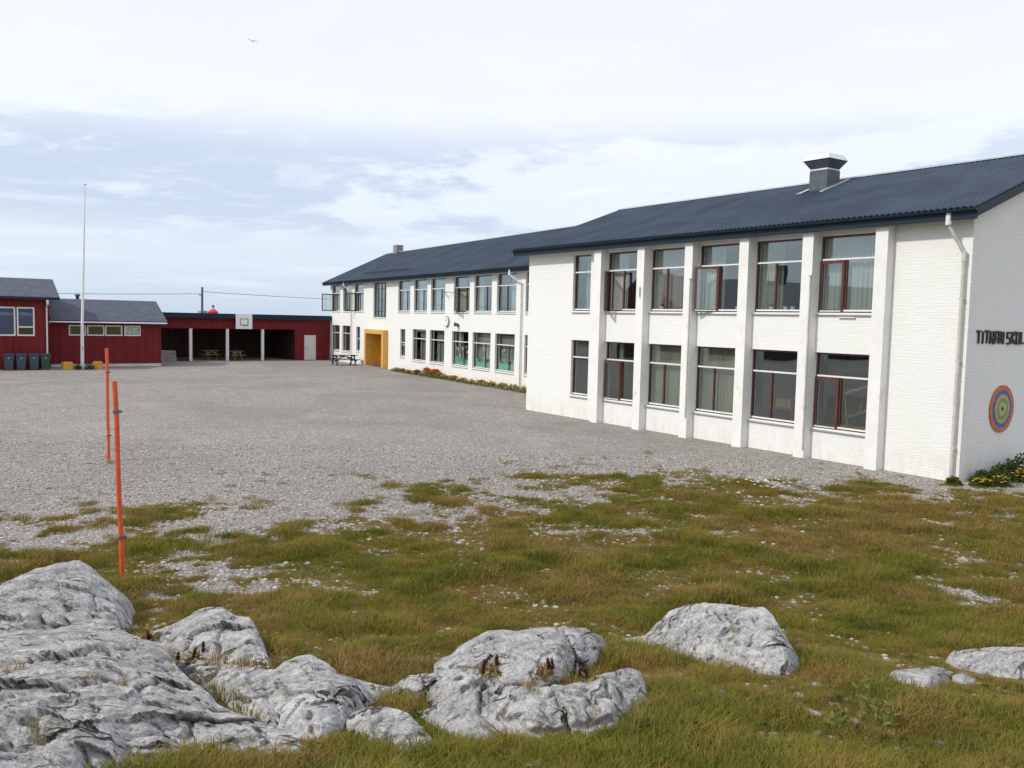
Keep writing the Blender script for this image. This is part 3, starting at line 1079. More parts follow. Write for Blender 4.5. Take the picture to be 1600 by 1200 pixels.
# rain pipes and conduits
dp = MB()
dp.tube((-0.40, 0.40, 6.44), (-0.40, 0.40, 6.16), 0.07, 0.07, 12)
dp.build('rainwater_head', M['white'], A, smooth=False)
dp = MB()
P_ = [(-0.40, 0.40, 6.17), (-0.10, 0.14, 5.48), (-0.10, 0.14, 0.02)]
dp.tube(P_[0], P_[1], 0.04).tube(P_[1], P_[2], 0.045)
dp.tube((-0.10, 0.14, 5.30), (-0.10, 0.14, 5.55), 0.055).tube((-0.10, 0.14, 1.9), (-0.10, 0.14, 2.15), 0.052)
for z in (0.8, 2.9, 4.4):
    dp.box(-0.13, 0.085, z, -0.001, 0.195, z + 0.04)
dp.build('downpipe', M['pipe'], A, smooth=False)
for y0, zt, zb in ((4.245, 5.10, 0.25), (8.74, 5.12, 0.66)):
    cm = MB().tube((-0.325, y0, zb), (-0.325, y0, zt), 0.026, n=8).box(-0.36, y0 - 0.05, zt - 0.03, -0.29, y0 + 0.05, zt)
    for z in (1.2, 2.4, 3.6):
        cm.box(-0.345, y0 - 0.04, z, -0.301, y0 + 0.04, z + 0.03)
    cm.build('conduit', M['pipe'], A)
MB().tube((-0.335, 11.05, 4.55), (-0.335, 11.05, 4.9), 0.018, n=8).box(-0.33, 11.03, 4.6, -0.301, 11.07, 4.63).build('conduit', M['flash'], A)
MB().box(-0.06, 3.0, 3.93, -0.002, 3.5, 3.955).build('wall_strip', M['white'], A)

# ---- lettering on the gable: TITRAN SKOL, strokes cut from dark boards
STROKES = {
    'T': [((0, 1), (1, 1)), ((0.5, 1), (0.5, 0))],
    'I': [((0.5, 1), (0.5, 0))],
    'R': [((0.08, 0), (0.08, 1)), ((0, 0.96), (0.95, 0.96)), ((0.9, 1), (0.9, 0.5)), ((0, 0.52), (0.95, 0.52)), ((0.45, 0.5), (0.95, 0))],
    'A': [((0.08, 0), (0.08, 1)), ((0.92, 0), (0.92, 1)), ((0, 0.96), (1, 0.96)), ((0, 0.5), (1, 0.5))],
    'N': [((0.08, 0), (0.08, 1)), ((0.92, 0), (0.92, 1)), ((0.1, 1), (0.9, 0))],
    'S': [((0.95, 0.95), (0.05, 0.95)), ((0.08, 0.95), (0.08, 0.55)), ((0.05, 0.52), (0.95, 0.52)), ((0.92, 0.5), (0.92, 0.05)), ((0.95, 0.05), (0.05, 0.05))],
    'K': [((0.08, 0), (0.08, 1)), ((0.12, 0.5), (0.92, 1)), ((0.12, 0.5), (0.92, 0))],
    'O': [((0.08, 0), (0.08, 1)), ((0.92, 0), (0.92, 1)), ((0, 0.95), (1, 0.95)), ((0, 0.05), (1, 0.05))],
    'L': [((0.08, 1), (0.08, 0)), ((0, 0.05), (0.95, 0.05))],
}
lx = 0.39
for ch in 'TITRAN SKOL':
    if ch == ' ':
        lx += 0.11
        continue
    wdt = 0.11 if ch == 'I' else 0.195
    mb = MB()
    for k, (p, q) in enumerate(STROKES[ch]):
        y = -0.022 - 0.0015 * k
        mb.bar((p[0] * wdt, y, p[1] * 0.30), (q[0] * wdt, y, q[1] * 0.30), 0.034, 0.048, (0, 0, 1) if abs(p[0] - q[0]) > 0.3 else (1, 0, 0))
    mb.build('letter', M['letter'], A, loc=(lx, 0.0, 3.365 + random.uniform(-0.01, 0.01)))
    lx += wdt + 0.045

# ---- the round target on the gable
tgt = thing('wall_roundel', 'round wooden roundel with coloured rings hanging on the shaded gable wall', 'wall decoration', (1.83, 0, 1.72))
ringcols = [(0.50, 0.16, 0.06), (0.05, 0.12, 0.36), (0.52, 0.34, 0.05), (0.10, 0.30, 0.22), (0.50, 0.42, 0.10), (0.03, 0.05, 0.12)]
rads = [0.60, 0.47, 0.37, 0.27, 0.18, 0.06]
for k, (cc, ro) in enumerate(zip(ringcols, rads)):
    mm = mat('ring_paint_' + ['orange', 'blue', 'yellow', 'green', 'lemon', 'navy'][k], cc, 0.6, var=0.18, vscale=9)
    ri = rads[k + 1] if k < 5 else 0.0
    n = 48
    y1 = -0.03 - 0.003 * k
    vs, fs = [], []
    for i in range(n):
        a = 2 * math.pi * i / n
        for r_, y_ in ((ro, y1), (ri, y1), (ro, -0.004), (ri, -0.004)):
            vs.append((r_ * math.cos(a), y_, r_ * math.sin(a)))
    for i in range(n):
        j = (i + 1) % n
        fs += [(4 * i, 4 * j, 4 * j + 1, 4 * i + 1), (4 * i, 4 * i + 2, 4 * j + 2, 4 * j)]
        if k < 5:
            fs += [(4 * i + 1, 4 * j + 1, 4 * j + 3, 4 * i + 3)]
    MB().add(vs, fs).build('ring', mm, tgt)

# curtains in the near block
curtain((0.30, 13.10, 6.10), RZ, 0.75, 2.0, 'curt_white', 'white curtain behind the upper window with the wide open casement')
curtain((0.30, 14.62, 6.10), RZ, 0.22, 2.0, 'curt_white', 'narrow white curtain in the upper narrow window')
curtain((0.30, 10.88, 6.10), RZ, 1.8, 2.0, 'curt_pink', 'pinkish curtain filling the second full-width upper window of the near block', folds=11)
curtain((0.30, 8.66, 6.10), RZ, 0.8, 2.0, 'curt_white', 'pale curtain behind the upper window with the half open casement')
curtain((0.30, 6.42, 6.10), RZ, 0.78, 2.0, 'curt_beige', 'thin pale curtain on the left of the upper window that reflects the chimney')
curtain((0.30, 4.18, 6.10), RZ, 1.8, 2.0, 'curt_white', 'white lace curtain in the upper window nearest the gable corner', folds=13)
curtain((0.30, 10.88, 2.92), RZ, 1.8, 2.0, 'curt_beige', 'beige lace curtain in the lower window left of the long conduit', folds=13)
curtain((0.30, 8.66, 2.92), RZ, 1.85, 2.0, 'curt_beige', 'beige lace curtain in the lower window just right of the short conduit', folds=15)
curtain((0.30, 12.65, 2.92), RZ, 0.20, 2.0, 'curt_white', 'narrow pale curtain edge in the lower window beside the narrow one')


def small_pot(loc, label, s=1.0):
    t = thing('flower_pot', label, 'flower pot', loc, 0, 'flower pots on the upper window sills')
    MB().tube((0, 0, 0), (0, 0, 0.12 * s), 0.05 * s, 0.07 * s, 12).build('pot', M['pot'], t)
    mb = MB()
    rr = random.Random(int(loc[1] * 100))
    for i in range(16):
        a, l, e = rr.uniform(0, 6.28), rr.uniform(0.06, 0.16) * s, rr.uniform(0.3, 1.2)
        c, sn = math.cos(a), math.sin(a)
        tip = (c * l * math.cos(e), sn * l * math.cos(e), 0.12 * s + l * math.sin(e))
        md = (tip[0] * 0.5, tip[1] * 0.5, 0.12 * s + l * math.sin(e) * 0.6)
        mb.add([(0, 0, 0.12 * s), (md[0] - sn * 0.02, md[1] + c * 0.02, md[2]), tip, (md[0] + sn * 0.02, md[1] - c * 0.02, md[2])], [(0, 1, 2, 3)])
    mb.build('leaves', M['leaf'], t, fix=False)


for yy, lab in ((8.1, 'small pot by the open casement, left one on its sill'), (7.25, 'small white pot at the middle of the open casement sill'), (6.95, 'small white pot near the right end of the open casement sill'),
                (5.95, 'small pot on the chimney-reflecting window sill, leftmost of four'), (5.45, 'small pot on the chimney-reflecting window sill, second of four'),
                (5.2, 'small pot on the chimney-reflecting window sill, third of four'), (4.85, 'small pot on the chimney-reflecting window sill, rightmost of four'),
                (10.5, 'small white pot behind the pinkish curtain window, left end')):
    small_pot((0.225, yy, UP0 + 0.055), lab)
MB()
ss = MB().box(0.18, 0.286, UP0 - 0.03, 0.30, LA - 0.3, UP0 + 0.05)
# inner window board carries the pots
ib = MB()
for (a, b) in bays + [narrow]:
    ib.box(0.172, a + 0.003, UP0 + 0.002, 0.36, b - 0.003, UP0 + 0.054)
ib.build('window_board', M['white'], A)

# wooden frames and boxes seen in the lower windows
fr_ = thing('wooden_frame', 'folded pale wooden frame leaning inside the lower window nearest the gable', 'wooden frame', (0.75, 3.3, 0.12))
wl = MB()
for p, q in (((0, 0.55, 0.9), (0, -0.3, 2.0)), ((0, 0.55, 0.9), (0, 0.35, 1.7 - 0.1)), ((0, 0.35, 1.65), (0, -0.55, 2.0)), ((0, 0.35, 1.65), (0, 0.30, 0.85)), ((0, 0.30, 1.0), (0, -0.75, 1.35))):
    pass
wl.bar((0.0, 0.42, 1.72), (0.0, -0.45, 2.02), 0.05, 0.07).bar((0.012, 0.40, 1.70), (0.012, 0.30, 0.85), 0.05, 0.07, (1, 0, 0)).bar((0.02, 0.26, 1.08), (0.02, -0.62, 1.42), 0.05, 0.07)
wl.bar((0.06, 0.05, 1.0), (0.06, -0.10, 1.45), 0.04, 0.05, (1, 0, 0)).bar((0.1, 0.45, 0.80), (0.1, -0.9, 0.80), 0.5, 0.05)
wl.build('slats', M['twood'], fr_)
MB().box(-0.15, -0.85, 0, 0.35, 0.42, 0.77).build('cabinet', M['floor_in'], fr_)
bx_ = thing('box_on_table', 'light wooden box on a table inside the second lower window from the gable', 'box', (0.75, 5.75, 0.12))
MB().box(-0.05, -0.28, 1.12, 0.3, 0.28, 1.36).build('box', M['twood'], bx_)
tb = MB().box(-0.1, -0.4, 1.06, 0.4, 0.4, 1.115)
for sx in (-0.06, 0.34):
    for sy in (-0.34, 0.34):
        tb.box(sx - 0.02, sy - 0.02, 0, sx + 0.02, sy + 0.02, 1.06)
tb.build('table', M['brown'], bx_)

# ------------------------------------------------------------------ far wing
B_ROT = -0.08302
B = thing('school_wing', 'long white school wing receding behind the near block with plain walls and a yellow entrance', 'school building', (5.1943, 24.6, 0), B_ROT)
BS0, BS1 = -6.3, 32.75
BU0, BU1, BL0, BL1 = 4.06, 6.14, 0.86, 2.92
bup = [(30.28, 32.34), (27.52, 29.60), (24.84, 26.92), (16.0, 18.08), (13.28, 15.38), (10.62, 12.70), (7.32, 9.40), (4.65, 6.76), (1.96, 4.06), (-1.1, 1.0)]
blo = [(30.36, 32.36), (27.80, 29.72), (13.36, 15.52), (10.63, 12.78), (7.38, 9.56), (4.68, 6.86), (2.01, 4.16), (-1.1, 1.0)]
stair = (20.26, 22.80, 3.66, 6.14)
nar = [(25.57, 26.40), (16.76, 17.62)]
door = (20.20, 23.35)
ops = [(BS1 - b, BS1 - a, BU0, BU1) for a, b in bup] + [(BS1 - b, BS1 - a, BL0, BL1) for a, b in blo]
ops += [(BS1 - b, BS1 - a, 1.0, 2.88) for a, b in nar] + [(BS1 - stair[1], BS1 - stair[0], stair[2], stair[3]), (BS1 - door[1], BS1 - door[0], 0.0, 2.45)]
wall_plate(BS1 - BS0, -0.3, 6.40, 0.30, ops).build('facade_wall', M['white_wall'], B, loc=(0, BS1, 0), rot=RZ)
BEZ, BRX, BRZ = 6.42, 5.26, 9.15
kb = (BRZ - BEZ) / (BRX + 0.45)
DB = 2 * BRX
for y0 in (BS0 + 0.001, BS1 - 0.30):
    MB().prism([(0.303, -0.3), (DB, -0.3), (DB, BEZ + 0.05), (BRX, BRZ - 0.14), (0.303, BEZ + 0.2)], 'y', y0, y0 + 0.299).build('gable_wall', M['white_wall'], B)
MB().box(DB - 0.3, BS0 + 0.301, -0.3, DB - 0.003, BS1 - 0.301, 6.35).build('back_wall', M['white_wall'], B)
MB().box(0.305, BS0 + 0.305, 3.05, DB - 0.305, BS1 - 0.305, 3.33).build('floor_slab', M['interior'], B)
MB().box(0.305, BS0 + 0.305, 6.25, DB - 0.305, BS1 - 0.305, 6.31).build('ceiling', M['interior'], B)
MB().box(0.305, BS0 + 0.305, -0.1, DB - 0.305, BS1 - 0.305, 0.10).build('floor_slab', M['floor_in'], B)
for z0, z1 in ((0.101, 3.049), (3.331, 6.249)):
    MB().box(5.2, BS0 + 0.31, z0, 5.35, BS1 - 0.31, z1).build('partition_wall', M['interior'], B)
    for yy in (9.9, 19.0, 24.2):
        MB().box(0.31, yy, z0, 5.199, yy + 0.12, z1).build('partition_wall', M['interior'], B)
brf = roof_sheet(BS0 - 0.2, 33.5, -0.45, BEZ, BRX, BRZ).build('roof', M['roof'], B)
roof_sheet(BS0 - 0.2, 33.5, 2 * BRX + 0.45, BEZ, BRX, BRZ).build('roof', M['roof'], B)
MB().prism([(BRX - 0.16, BRZ - 0.04), (BRX, BRZ + 0.05), (BRX + 0.16, BRZ - 0.04)], 'y', BS0 - 0.2, 33.52).build('ridge_cap', M['flash'], brf)
MB().box(-0.43, BS0 - 0.2, BEZ - 0.27, -0.405, 33.48, BEZ - 0.04).build('fascia', M['fascia'], brf)
MB().box(-0.404, BS0 - 0.2, BEZ - 0.15, -0.0, 33.48, BEZ - 0.13).build('soffit', M['plinth'], brf)
gm = MB()
gm.prism([(-0.50 + x, BEZ - 0.06 + y) for x, y in pts + inn], 'y', BS0 - 0.2, 33.5)
gm.build('gutter', M['fascia'], brf)
vb = MB()
vb.prism([(-0.45, BEZ - 0.25), (BRX, BRZ - 0.25), (BRX, BRZ - 0.035), (-0.45, BEZ - 0.035)], 'y', 33.47, 33.5)
vb.prism([(2 * BRX + 0.45, BEZ - 0.25), (BRX + 0.001, BRZ - 0.25), (BRX + 0.001, BRZ - 0.035), (2 * BRX + 0.45, BEZ - 0.035)], 'y', 33.47, 33.5)
vb.build('verge_board', M['fascia'], brf)
sg = MB()
for i in range(14):
    yy = 17.8 + i * 0.62
    sg.box(0.55, yy, BEZ + 1.0 * kb, 0.60, yy + 0.32, BEZ + 1.0 * kb + 0.16)
sg.build('snow_guard', M['black'], brf)
ch_ = MB().box(4.95, 30.6, 8.6, 5.55, 31.35, 9.72).build('chimney', M['concrete'], brf)

fB = 'darkframe'
bopt = {0: dict(sash='s', hinge='left', angle=R(95), mull=0.48), 1: dict(mull=0.55), 2: dict(sash='s', hinge='left', angle=R(85), mull=0.45), 3: dict(mull=0.62), 4: dict(mull=0.6),
        5: dict(mull=0.62), 6: dict(sash='s', hinge='left', angle=R(22), mull=0.7), 7: dict(mull=0.62), 8: dict(mull=0.45), 9: dict(mull=0.5)}
for k, (a, b) in enumerate(bup):
    window(B, (0.12, b, BU0), RZ, round(b - a, 3), BU1 - BU0, fB, 'T', **bopt[k])
for k, (a, b) in enumerate(blo):
    window(B, (0.12, b, BL0), RZ, round(b - a, 3), BL1 - BL0, fB, 'T', mull=(0.9, 0.9, 0.62, 0.6, 0.62, 0.62, 0.62, 0.5)[k])
for (a, b) in nar:
    window(B, (0.12, b, 1.0), RZ, b - a, 1.88, fB, 'H', transom=0.95, label='tall narrow window')
window(B, (0.12, stair[1], stair[2]), RZ, stair[1] - stair[0], stair[3] - stair[2], fB, 'grid', label='tall gridded stair window above the entrance')
# tilted vent panes of the two narrow windows
for (a, b) in nar:
    tvp = MB().box(0.03, -0.03, 0, b - a - 0.03, 0.0, 0.42).build('vent_pane', M['glass'], B, loc=(0.08, b, 1.75), rot=RZ)
    tvp.rotation_euler = (0, 0, RZ)
    tvp.rotation_euler = (R(-28), 0, RZ)

# entrance
pt = MB()
MB().box(-0.38, door[1] + 0.001, 0, -0.002, door[1] + 0.30, 2.75).build('entrance_jamb', M['ochre'], B)
MB().box(-0.38, door[0] - 0.36, 0, -0.002, door[0] - 0.001, 2.75).build('entrance_jamb', M['ochre'], B)
MB().box(-0.38, door[0], 2.451, -0.002, door[1], 2.75).build('entrance_lintel', M['ochre'], B)
rec = MB()
rec.box(0.0, door[1] - 0.04, 0.11, 1.1, door[1] - 0.001, 2.44).box(0.0, door[0] + 0.001, 0.11, 1.1, door[0] + 0.04, 2.44)
rec.box(0.0, door[0] + 0.041, 2.40, 1.1, door[1] - 0.041, 2.44).box(1.06, door[0] + 0.041, 0.11, 1.1, door[1] - 0.041, 2.399)
rec.build('porch_lining', M['ochre_in'], B)
dd = MB().box(1.00, door[0] + 0.5, 0.12, 1.059, door[0] + 1.5, 2.2).build('door', M['ochre'], B)
MB().tube((0.97, door[0] + 0.6, 1.0), (0.97, door[0] + 0.6, 1.25), 0.015, n=8).build('handle', M['flash'], dd)
MB().box(-0.45, door[0] - 0.3, -0.1, -0.383, door[1] + 0.25, 0.09).build('door_step', M['concrete'], B)

# rain pipes of the wing
for ya, yb in ((1.95, 1.28), (28.2, 27.36)):
    MB().box(-0.47, ya - 0.07, BEZ - 0.42, -0.34, ya + 0.07, BEZ - 0.12).build('rainwater_head', M['white'], B)
    MB().tube((-0.40, ya, BEZ - 0.42), (-0.09, yb, BEZ - 0.85), 0.04, n=8).tube((-0.09, yb, BEZ - 0.84), (-0.09, yb, 0.0), 0.04, n=8).build('downpipe', M['pipe'], B)

# clock, loudspeaker and bracket
b_xy = lambda s, n=0.0: (5.1943 + math.sin(-B_ROT) * s + math.cos(B_ROT) * n, 24.6 + math.cos(B_ROT) * s + math.sin(B_ROT) * n)


def on_wing(name, label, cat, s, z, n=0.0, group=None):
    x, y = b_xy(s, n)
    return thing(name, label, cat, (x, y, z), B_ROT, group)


ck = on_wing('wall_clock', 'round white clock on the wing wall between the two window rows', 'clock', 10.25, 3.5)
MB().tube((-0.10, 0, 0), (-0.002, 0, 0), 0.34, n=32).build('clock_case', M['sill'], ck)
MB().tube((-0.115, 0, 0), (-0.101, 0, 0), 0.315, n=32).build('clock_face', M['paper'], ck)
hm = MB()
hm.bar((-0.12, 0, 0), (-0.12, -0.16, 0.10), 0.03, 0.006, (1, 0, 0)).bar((-0.125, 0, 0), (-0.125, 0.02, 0.22), 0.022, 0.006, (1, 0, 0))
for i in range(12):
    a = i * math.pi / 6
    hm.bar((-0.118, 0.25 * math.sin(a), 0.25 * math.cos(a)), (-0.118, 0.29 * math.sin(a), 0.29 * math.cos(a)), 0.02, 0.004, (1, 0, 0))
hm.build('hands', M['black'], ck)
ls = on_wing('loudspeaker', 'small dark horn loudspeaker on the wing wall right of the clock', 'loudspeaker', 8.65, 3.33)
MB().tube((-0.02, 0, 0), (-0.28, 0.05, 0), 0.05, 0.14, n=14).box(-0.12, -0.03, -0.16, -0.002, 0.03, -0.04).build('horn', M['ventgrey'], ls)
bk = on_wing('wall_bracket', 'thin metal bracket on the wing wall between upper windows above the clock', 'bracket', 9.95, 5.25)
MB().tube((-0.002, 0.5, 0.0), (-0.5, 0.1, 0.02), 0.02, n=6).tube((-0.5, 0.1, 0.02), (-0.02, -0.55, 0.0), 0.02, n=6).tube((-0.5, 0.1, 0.02), (-0.4, 0.1, -0.35), 0.02, n=6).tube((-0.02, 0.1, -0.3), (-0.5, 0.1, 0.0), 0.015, n=6).build('arms', M['ventgrey'], bk)

# curtains and paper in the wing's windows
cl = [(17.9, 6.0, 0.9, 'curt_white'), (15.2, 6.0, 0.9, 'curt_white'), (12.5, 6.0, 1.1, 'curt_white'), (9.2, 6.0, 0.8, 'curt_beige'), (3.0, 6.0, 0.5, 'curt_white'), (6.6, 6.0, 0.45, 'curt_white'),
      (26.7, 6.0, 1.6, 'curt_white'), (29.4, 6.0, 1.6, 'curt_beige'), (32.2, 6.0, 1.4, 'curt_beige'), (14.9, 2.85, 0.8, 'curt_white'), (12.3, 2.85, 1.0, 'curt_white'), (9.4, 2.85, 0.7, 'curt_beige'),
      (6.8, 2.85, 0.5, 'curt_beige'), (4.1, 2.85, 0.5, 'curt_beige')]
pos_words = {17.9: 'upper window next to the tall stair window', 15.2: 'upper window second right of the stair window', 12.5: 'upper window third right of the stair window',
             9.2: 'upper window left of the last two of the wing', 3.0: 'last full upper window of the wing before the rain pipe', 6.6: 'last but one upper window of the wing',
             26.7: 'upper window left of the stair window', 29.4: 'middle window of the far upper group', 32.2: 'upper window at the far corner of the wing',
             14.9: 'lower window right of the narrow one', 12.3: 'lower window below and left of the clock', 9.4: 'lower window, left of the three with turquoise paper',
             6.8: 'lower window, middle of the three with turquoise paper', 4.1: 'lower window, right of the three with turquoise paper'}
for s_, zt, w_, mt in cl:
    x_, y_ = b_xy(s_, 0.34)
    curtain((x_, y_, zt), RZ + B_ROT, w_, zt - (4.1 if zt > 4 else 0.9), mt, ('white' if mt == 'curt_white' else 'beige') + ' curtain in the ' + pos_words[s_], folds=max(2, int(w_ * 5)))
for k, (a, b) in enumerate(((7.38, 9.56), (4.68, 6.86), (2.01, 4.16))):
    w3 = ('left', 'middle', 'right')[k]
    dt = on_wing('paper_decoration', 'turquoise paper strip with white cut-out flowers, %s of three lower windows' % w3, 'window decoration', b, 0.93, 0.23, 'paper decorations in the lower windows')
    rr = random.Random(k + 3)
    n = 14
    W_ = b - a - 0.1
    top = [0.42 + 0.12 * math.sin(i * 1.1 + k) + rr.uniform(-0.03, 0.03) for i in range(n + 1)]
    poly = [(-0.05 - i / n * W_, top[i]) for i in range(n + 1)]
    MB().prism([(-0.05, 0.0)] + poly + [(-0.05 - W_, 0.0)], 'x', 0.0, 0.006).build('paper_strip', M['turquoise'], dt)
    pm = MB()
    for i in range(7):
        yy = -0.15 - rr.random() * (W_ - 0.2)
        zz = rr.uniform(0.5, 1.15)
        rad = rr.uniform(0.05, 0.10)
        pm.tube((-0.01 - 0.002 * i, yy, zz), (-0.009 - 0.002 * i, yy, zz), rad, n=10)
        pm.box(-0.008 - 0.002 * i, yy - 0.012, 0.3, -0.0065 - 0.002 * i, yy + 0.012, zz - rad * 0.6)
    pm.build('paper_flowers', M['paper'], dt)
    if k:
        MB().box(0.10, -0.3, 0.45, 0.11, -W_, 1.88).build('backing_sheet', M['curt_white'], dt)

# ------------------------------------------------------------------ open play shed (row of bays)
CY = 57.2
C_ = thing('open_shed', 'low flat-roofed red shed with open dark bays and white posts across the yard', 'shed', (0, CY, 0))
cx0, cx1, cop = -8.0, 7.85, 4.84
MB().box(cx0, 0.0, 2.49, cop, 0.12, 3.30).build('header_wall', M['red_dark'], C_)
boarded_wall(cop - cx0, 2.48, 3.42, [], 0.14).build('front_boarding', M['red'], C_, loc=(cx0, -0.025, 0))
ew = boarded_wall(cx1 - cop - 0.005, 0.0, 3.42, [(5.66 - cop, 6.56 - cop, 0.0, 2.01)], 0.14)
ew.build('end_wall', M['red'], C_, loc=(cop + 0.005, -0.025, 0))
rfC = MB().box(cx0, -0.35, 3.46, cx1 + 0.1, 5.8, 3.62).build('flat_roof', M['fascia'], C_)
MB().box(cx0, -0.39, 3.28, cx1 + 0.1, -0.351, 3.66).build('fascia', M['fascia'], rfC)
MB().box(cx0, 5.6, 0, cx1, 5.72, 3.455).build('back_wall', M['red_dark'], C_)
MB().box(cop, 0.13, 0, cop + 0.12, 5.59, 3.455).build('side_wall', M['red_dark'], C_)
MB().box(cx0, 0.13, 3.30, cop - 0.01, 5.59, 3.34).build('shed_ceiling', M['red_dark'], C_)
for xx in (-3.39, -0.63, 2.15):
    MB().box(xx - 0.10, -0.12, 0, xx + 0.10, 0.08, 2.475).build('post', M['white'], C_)
dr = MB().box(5.70, -0.055, 0.02, 6.52, -0.01, 1.97).build('door', M['door_white'], C_)
MB().box(5.62, -0.085, 0.0, 5.695, -0.051, 2.05).box(6.525, -0.085, 0, 6.60, -0.051, 2.05).box(5.696, -0.084, 1.975, 6.524, -0.052, 2.05).build('door_frame', M['door_white'], dr)
MB().tube((5.78, -0.12, 1.0), (5.90, -0.12, 1.0), 0.015, n=8).box(5.765, -0.12, 0.97, 5.795, -0.056, 1.03).build('handle', M['black'], dr)

bb = thing('basketball_backboard', 'white basketball backboard with outlined square fixed to the shed front', 'backboard', (0.55, CY - 0.42, 0))
MB().box(-0.64, -0.04, 2.50, 0.64, 0.0, 3.66).build('board', M['paper'], bb)
sq = MB()
for (a, b, c, d) in ((-0.33, 0.33, 3.25, 3.30), (-0.33, 0.33, 2.78, 2.83), (-0.33, -0.28, 2.83, 3.25), (0.28, 0.33, 2.83, 3.25)):
    sq.box(a, -0.046, c, b, -0.0405, d)
sq.build('painted_square', M['black'], bb)
hp = MB()
for i in range(16):
    a0, a1 = 2 * math.pi * i / 16, 2 * math.pi * (i + 1) / 16
    hp.tube((0.22 * math.cos(a0), -0.28 + 0.22 * math.sin(a0), 2.75), (0.22 * math.cos(a1), -0.28 + 0.22 * math.sin(a1), 2.75), 0.011, n=6)
hp.build('hoop', M['brown'], bb)


def picnic(loc, rot, mt, label, wlen=1.8):
    t = thing('picnic_table', label, 'picnic table', loc, rot)
    for i in range(5):
        MB().box(-wlen / 2, -0.36 + i * 0.147, 0.72, wlen / 2, -0.36 + i * 0.147 + 0.135, 0.76).build('table_plank', M[mt], t)
    for sy in (-1, 1):
        for i in range(2):
            y0 = sy * (0.62 + i * 0.145)
            MB().box(-wlen / 2, y0 - 0.065, 0.42, wlen / 2, y0 + 0.065, 0.46).build('bench_plank', M[mt], t)
    for sx in (-1, 1):
        x = sx * (wlen / 2 - 0.3)
        for sy in (-1, 1):
            MB().bar((x, sy * 0.62, 0.0), (x, sy * 0.26, 0.718), 0.05, 0.10, (1, 0, 0)).build('leg', M[mt], t)
        MB().box(x + 0.028, -0.82, 0.35, x + 0.065, 0.82, 0.419).build('cross_beam', M[mt], t)
        MB().box(x + 0.028, -0.36, 0.65, x + 0.065, 0.36, 0.718).build('cross_beam', M[mt], t)
    # arched braces
    for sy in (-1, 1):
        ab = MB()
        n = 10
        for i in range(n):
            f0, f1 = i / n, (i + 1) / n
            xa, xb = (f0 - 0.5) * (wlen - 0.3), (f1 - 0.5) * (wlen - 0.3)
            za, zb = 0.30 + 0.36 * math.sin(math.pi * f0), 0.30 + 0.36 * math.sin(math.pi * f1)
            ab.bar((xa, sy * 0.40, za), (xb, sy * 0.40, zb), 0.04, 0.07)
        ab.build('brace', M[mt], t)
    return t


picnic((5.85, 49.7, 0), R(-6), 'tgreen', 'dark blue-green picnic table standing by the white wing near the yellow entrance', 2.0)
picnic((0.15, CY + 0.5, 0), R(8), 'twood', 'pale wooden picnic table just right of the middle white shed post', 1.15)
picnic((-1.5, CY + 1.6, 0), R(4), 'twood', 'pale wooden picnic table in shade left of the middle white shed post', 1.3)
cb = thing('concrete_block', 'grey concrete block stack in the leftmost shed bay', 'concrete block', (-5.1, CY - 0.1, 0))
for i in range(3):
    MB().box(-0.62 + 0.02 * i, -0.5, 0.27 * i, 0.55 - 0.03 * i, 0.4, 0.27 * (i + 1) - 0.012).build('slab', M['concrete'], cb)
lw = thing('low_bench', 'low dark timber pile on the ground beside the leftmost white shed post', 'timber pile', (-3.9, CY + 0.3, 0))
for i in range(3):
    MB().box(-0.5, -0.25 + i * 0.17, 0, 0.5, -0.10 + i * 0.17, 0.16).build('timber', M['red_dark'], lw)

# ------------------------------------------------------------------ red annex and red main building
DR = 0.0


def red_gabled(root, W, depth, eave_z, ridge_z, ovx0, ovx1, ovy, openings, plinth=0.2, ext_left=False):
    boarded_wall(W, plinth, eave_z - 0.05, openings, 0.13).build('front_wall', M['red'], root, loc=(0, 0, 0))
    sl_ = (ridge_z - eave_z) / (depth / 2 + ovy)
    zt = lambda y: eave_z + (y + ovy) * sl_ - 0.10
    for x0, x1 in ((0.0, 0.12), (W - 0.12, W)):
        MB().prism([(0.121, plinth), (depth, plinth), (depth, zt(0)), (depth / 2, zt(depth / 2)), (0.121, zt(0.12))], 'x', x0, x1).build('side_wall', M['red'], root)
    MB().box(0.121, depth - 0.12, plinth, W - 0.121, depth - 0.001, eave_z).build('back_wall', M['red'], root)
    r = MB()
    r.prism([(-ovy, eave_z), (depth / 2, ridge_z), (depth / 2, ridge_z - 0.09), (-ovy, eave_z - 0.09)], 'x', -ovx0, W + ovx1)
    r.prism([(depth / 2 + 0.001, ridge_z), (depth + ovy, eave_z), (depth + ovy, eave_z - 0.09), (depth / 2 + 0.001, ridge_z - 0.09)], 'x', -ovx0, W + ovx1)
    rr = r.build('roof', M['roof_d'], root)
    MB().box(-ovx0, -ovy - 0.03, eave_z - 0.16, W + ovx1, -ovy - 0.001, eave_z - 0.01).build('fascia', M['fascia'], rr)
    return rr


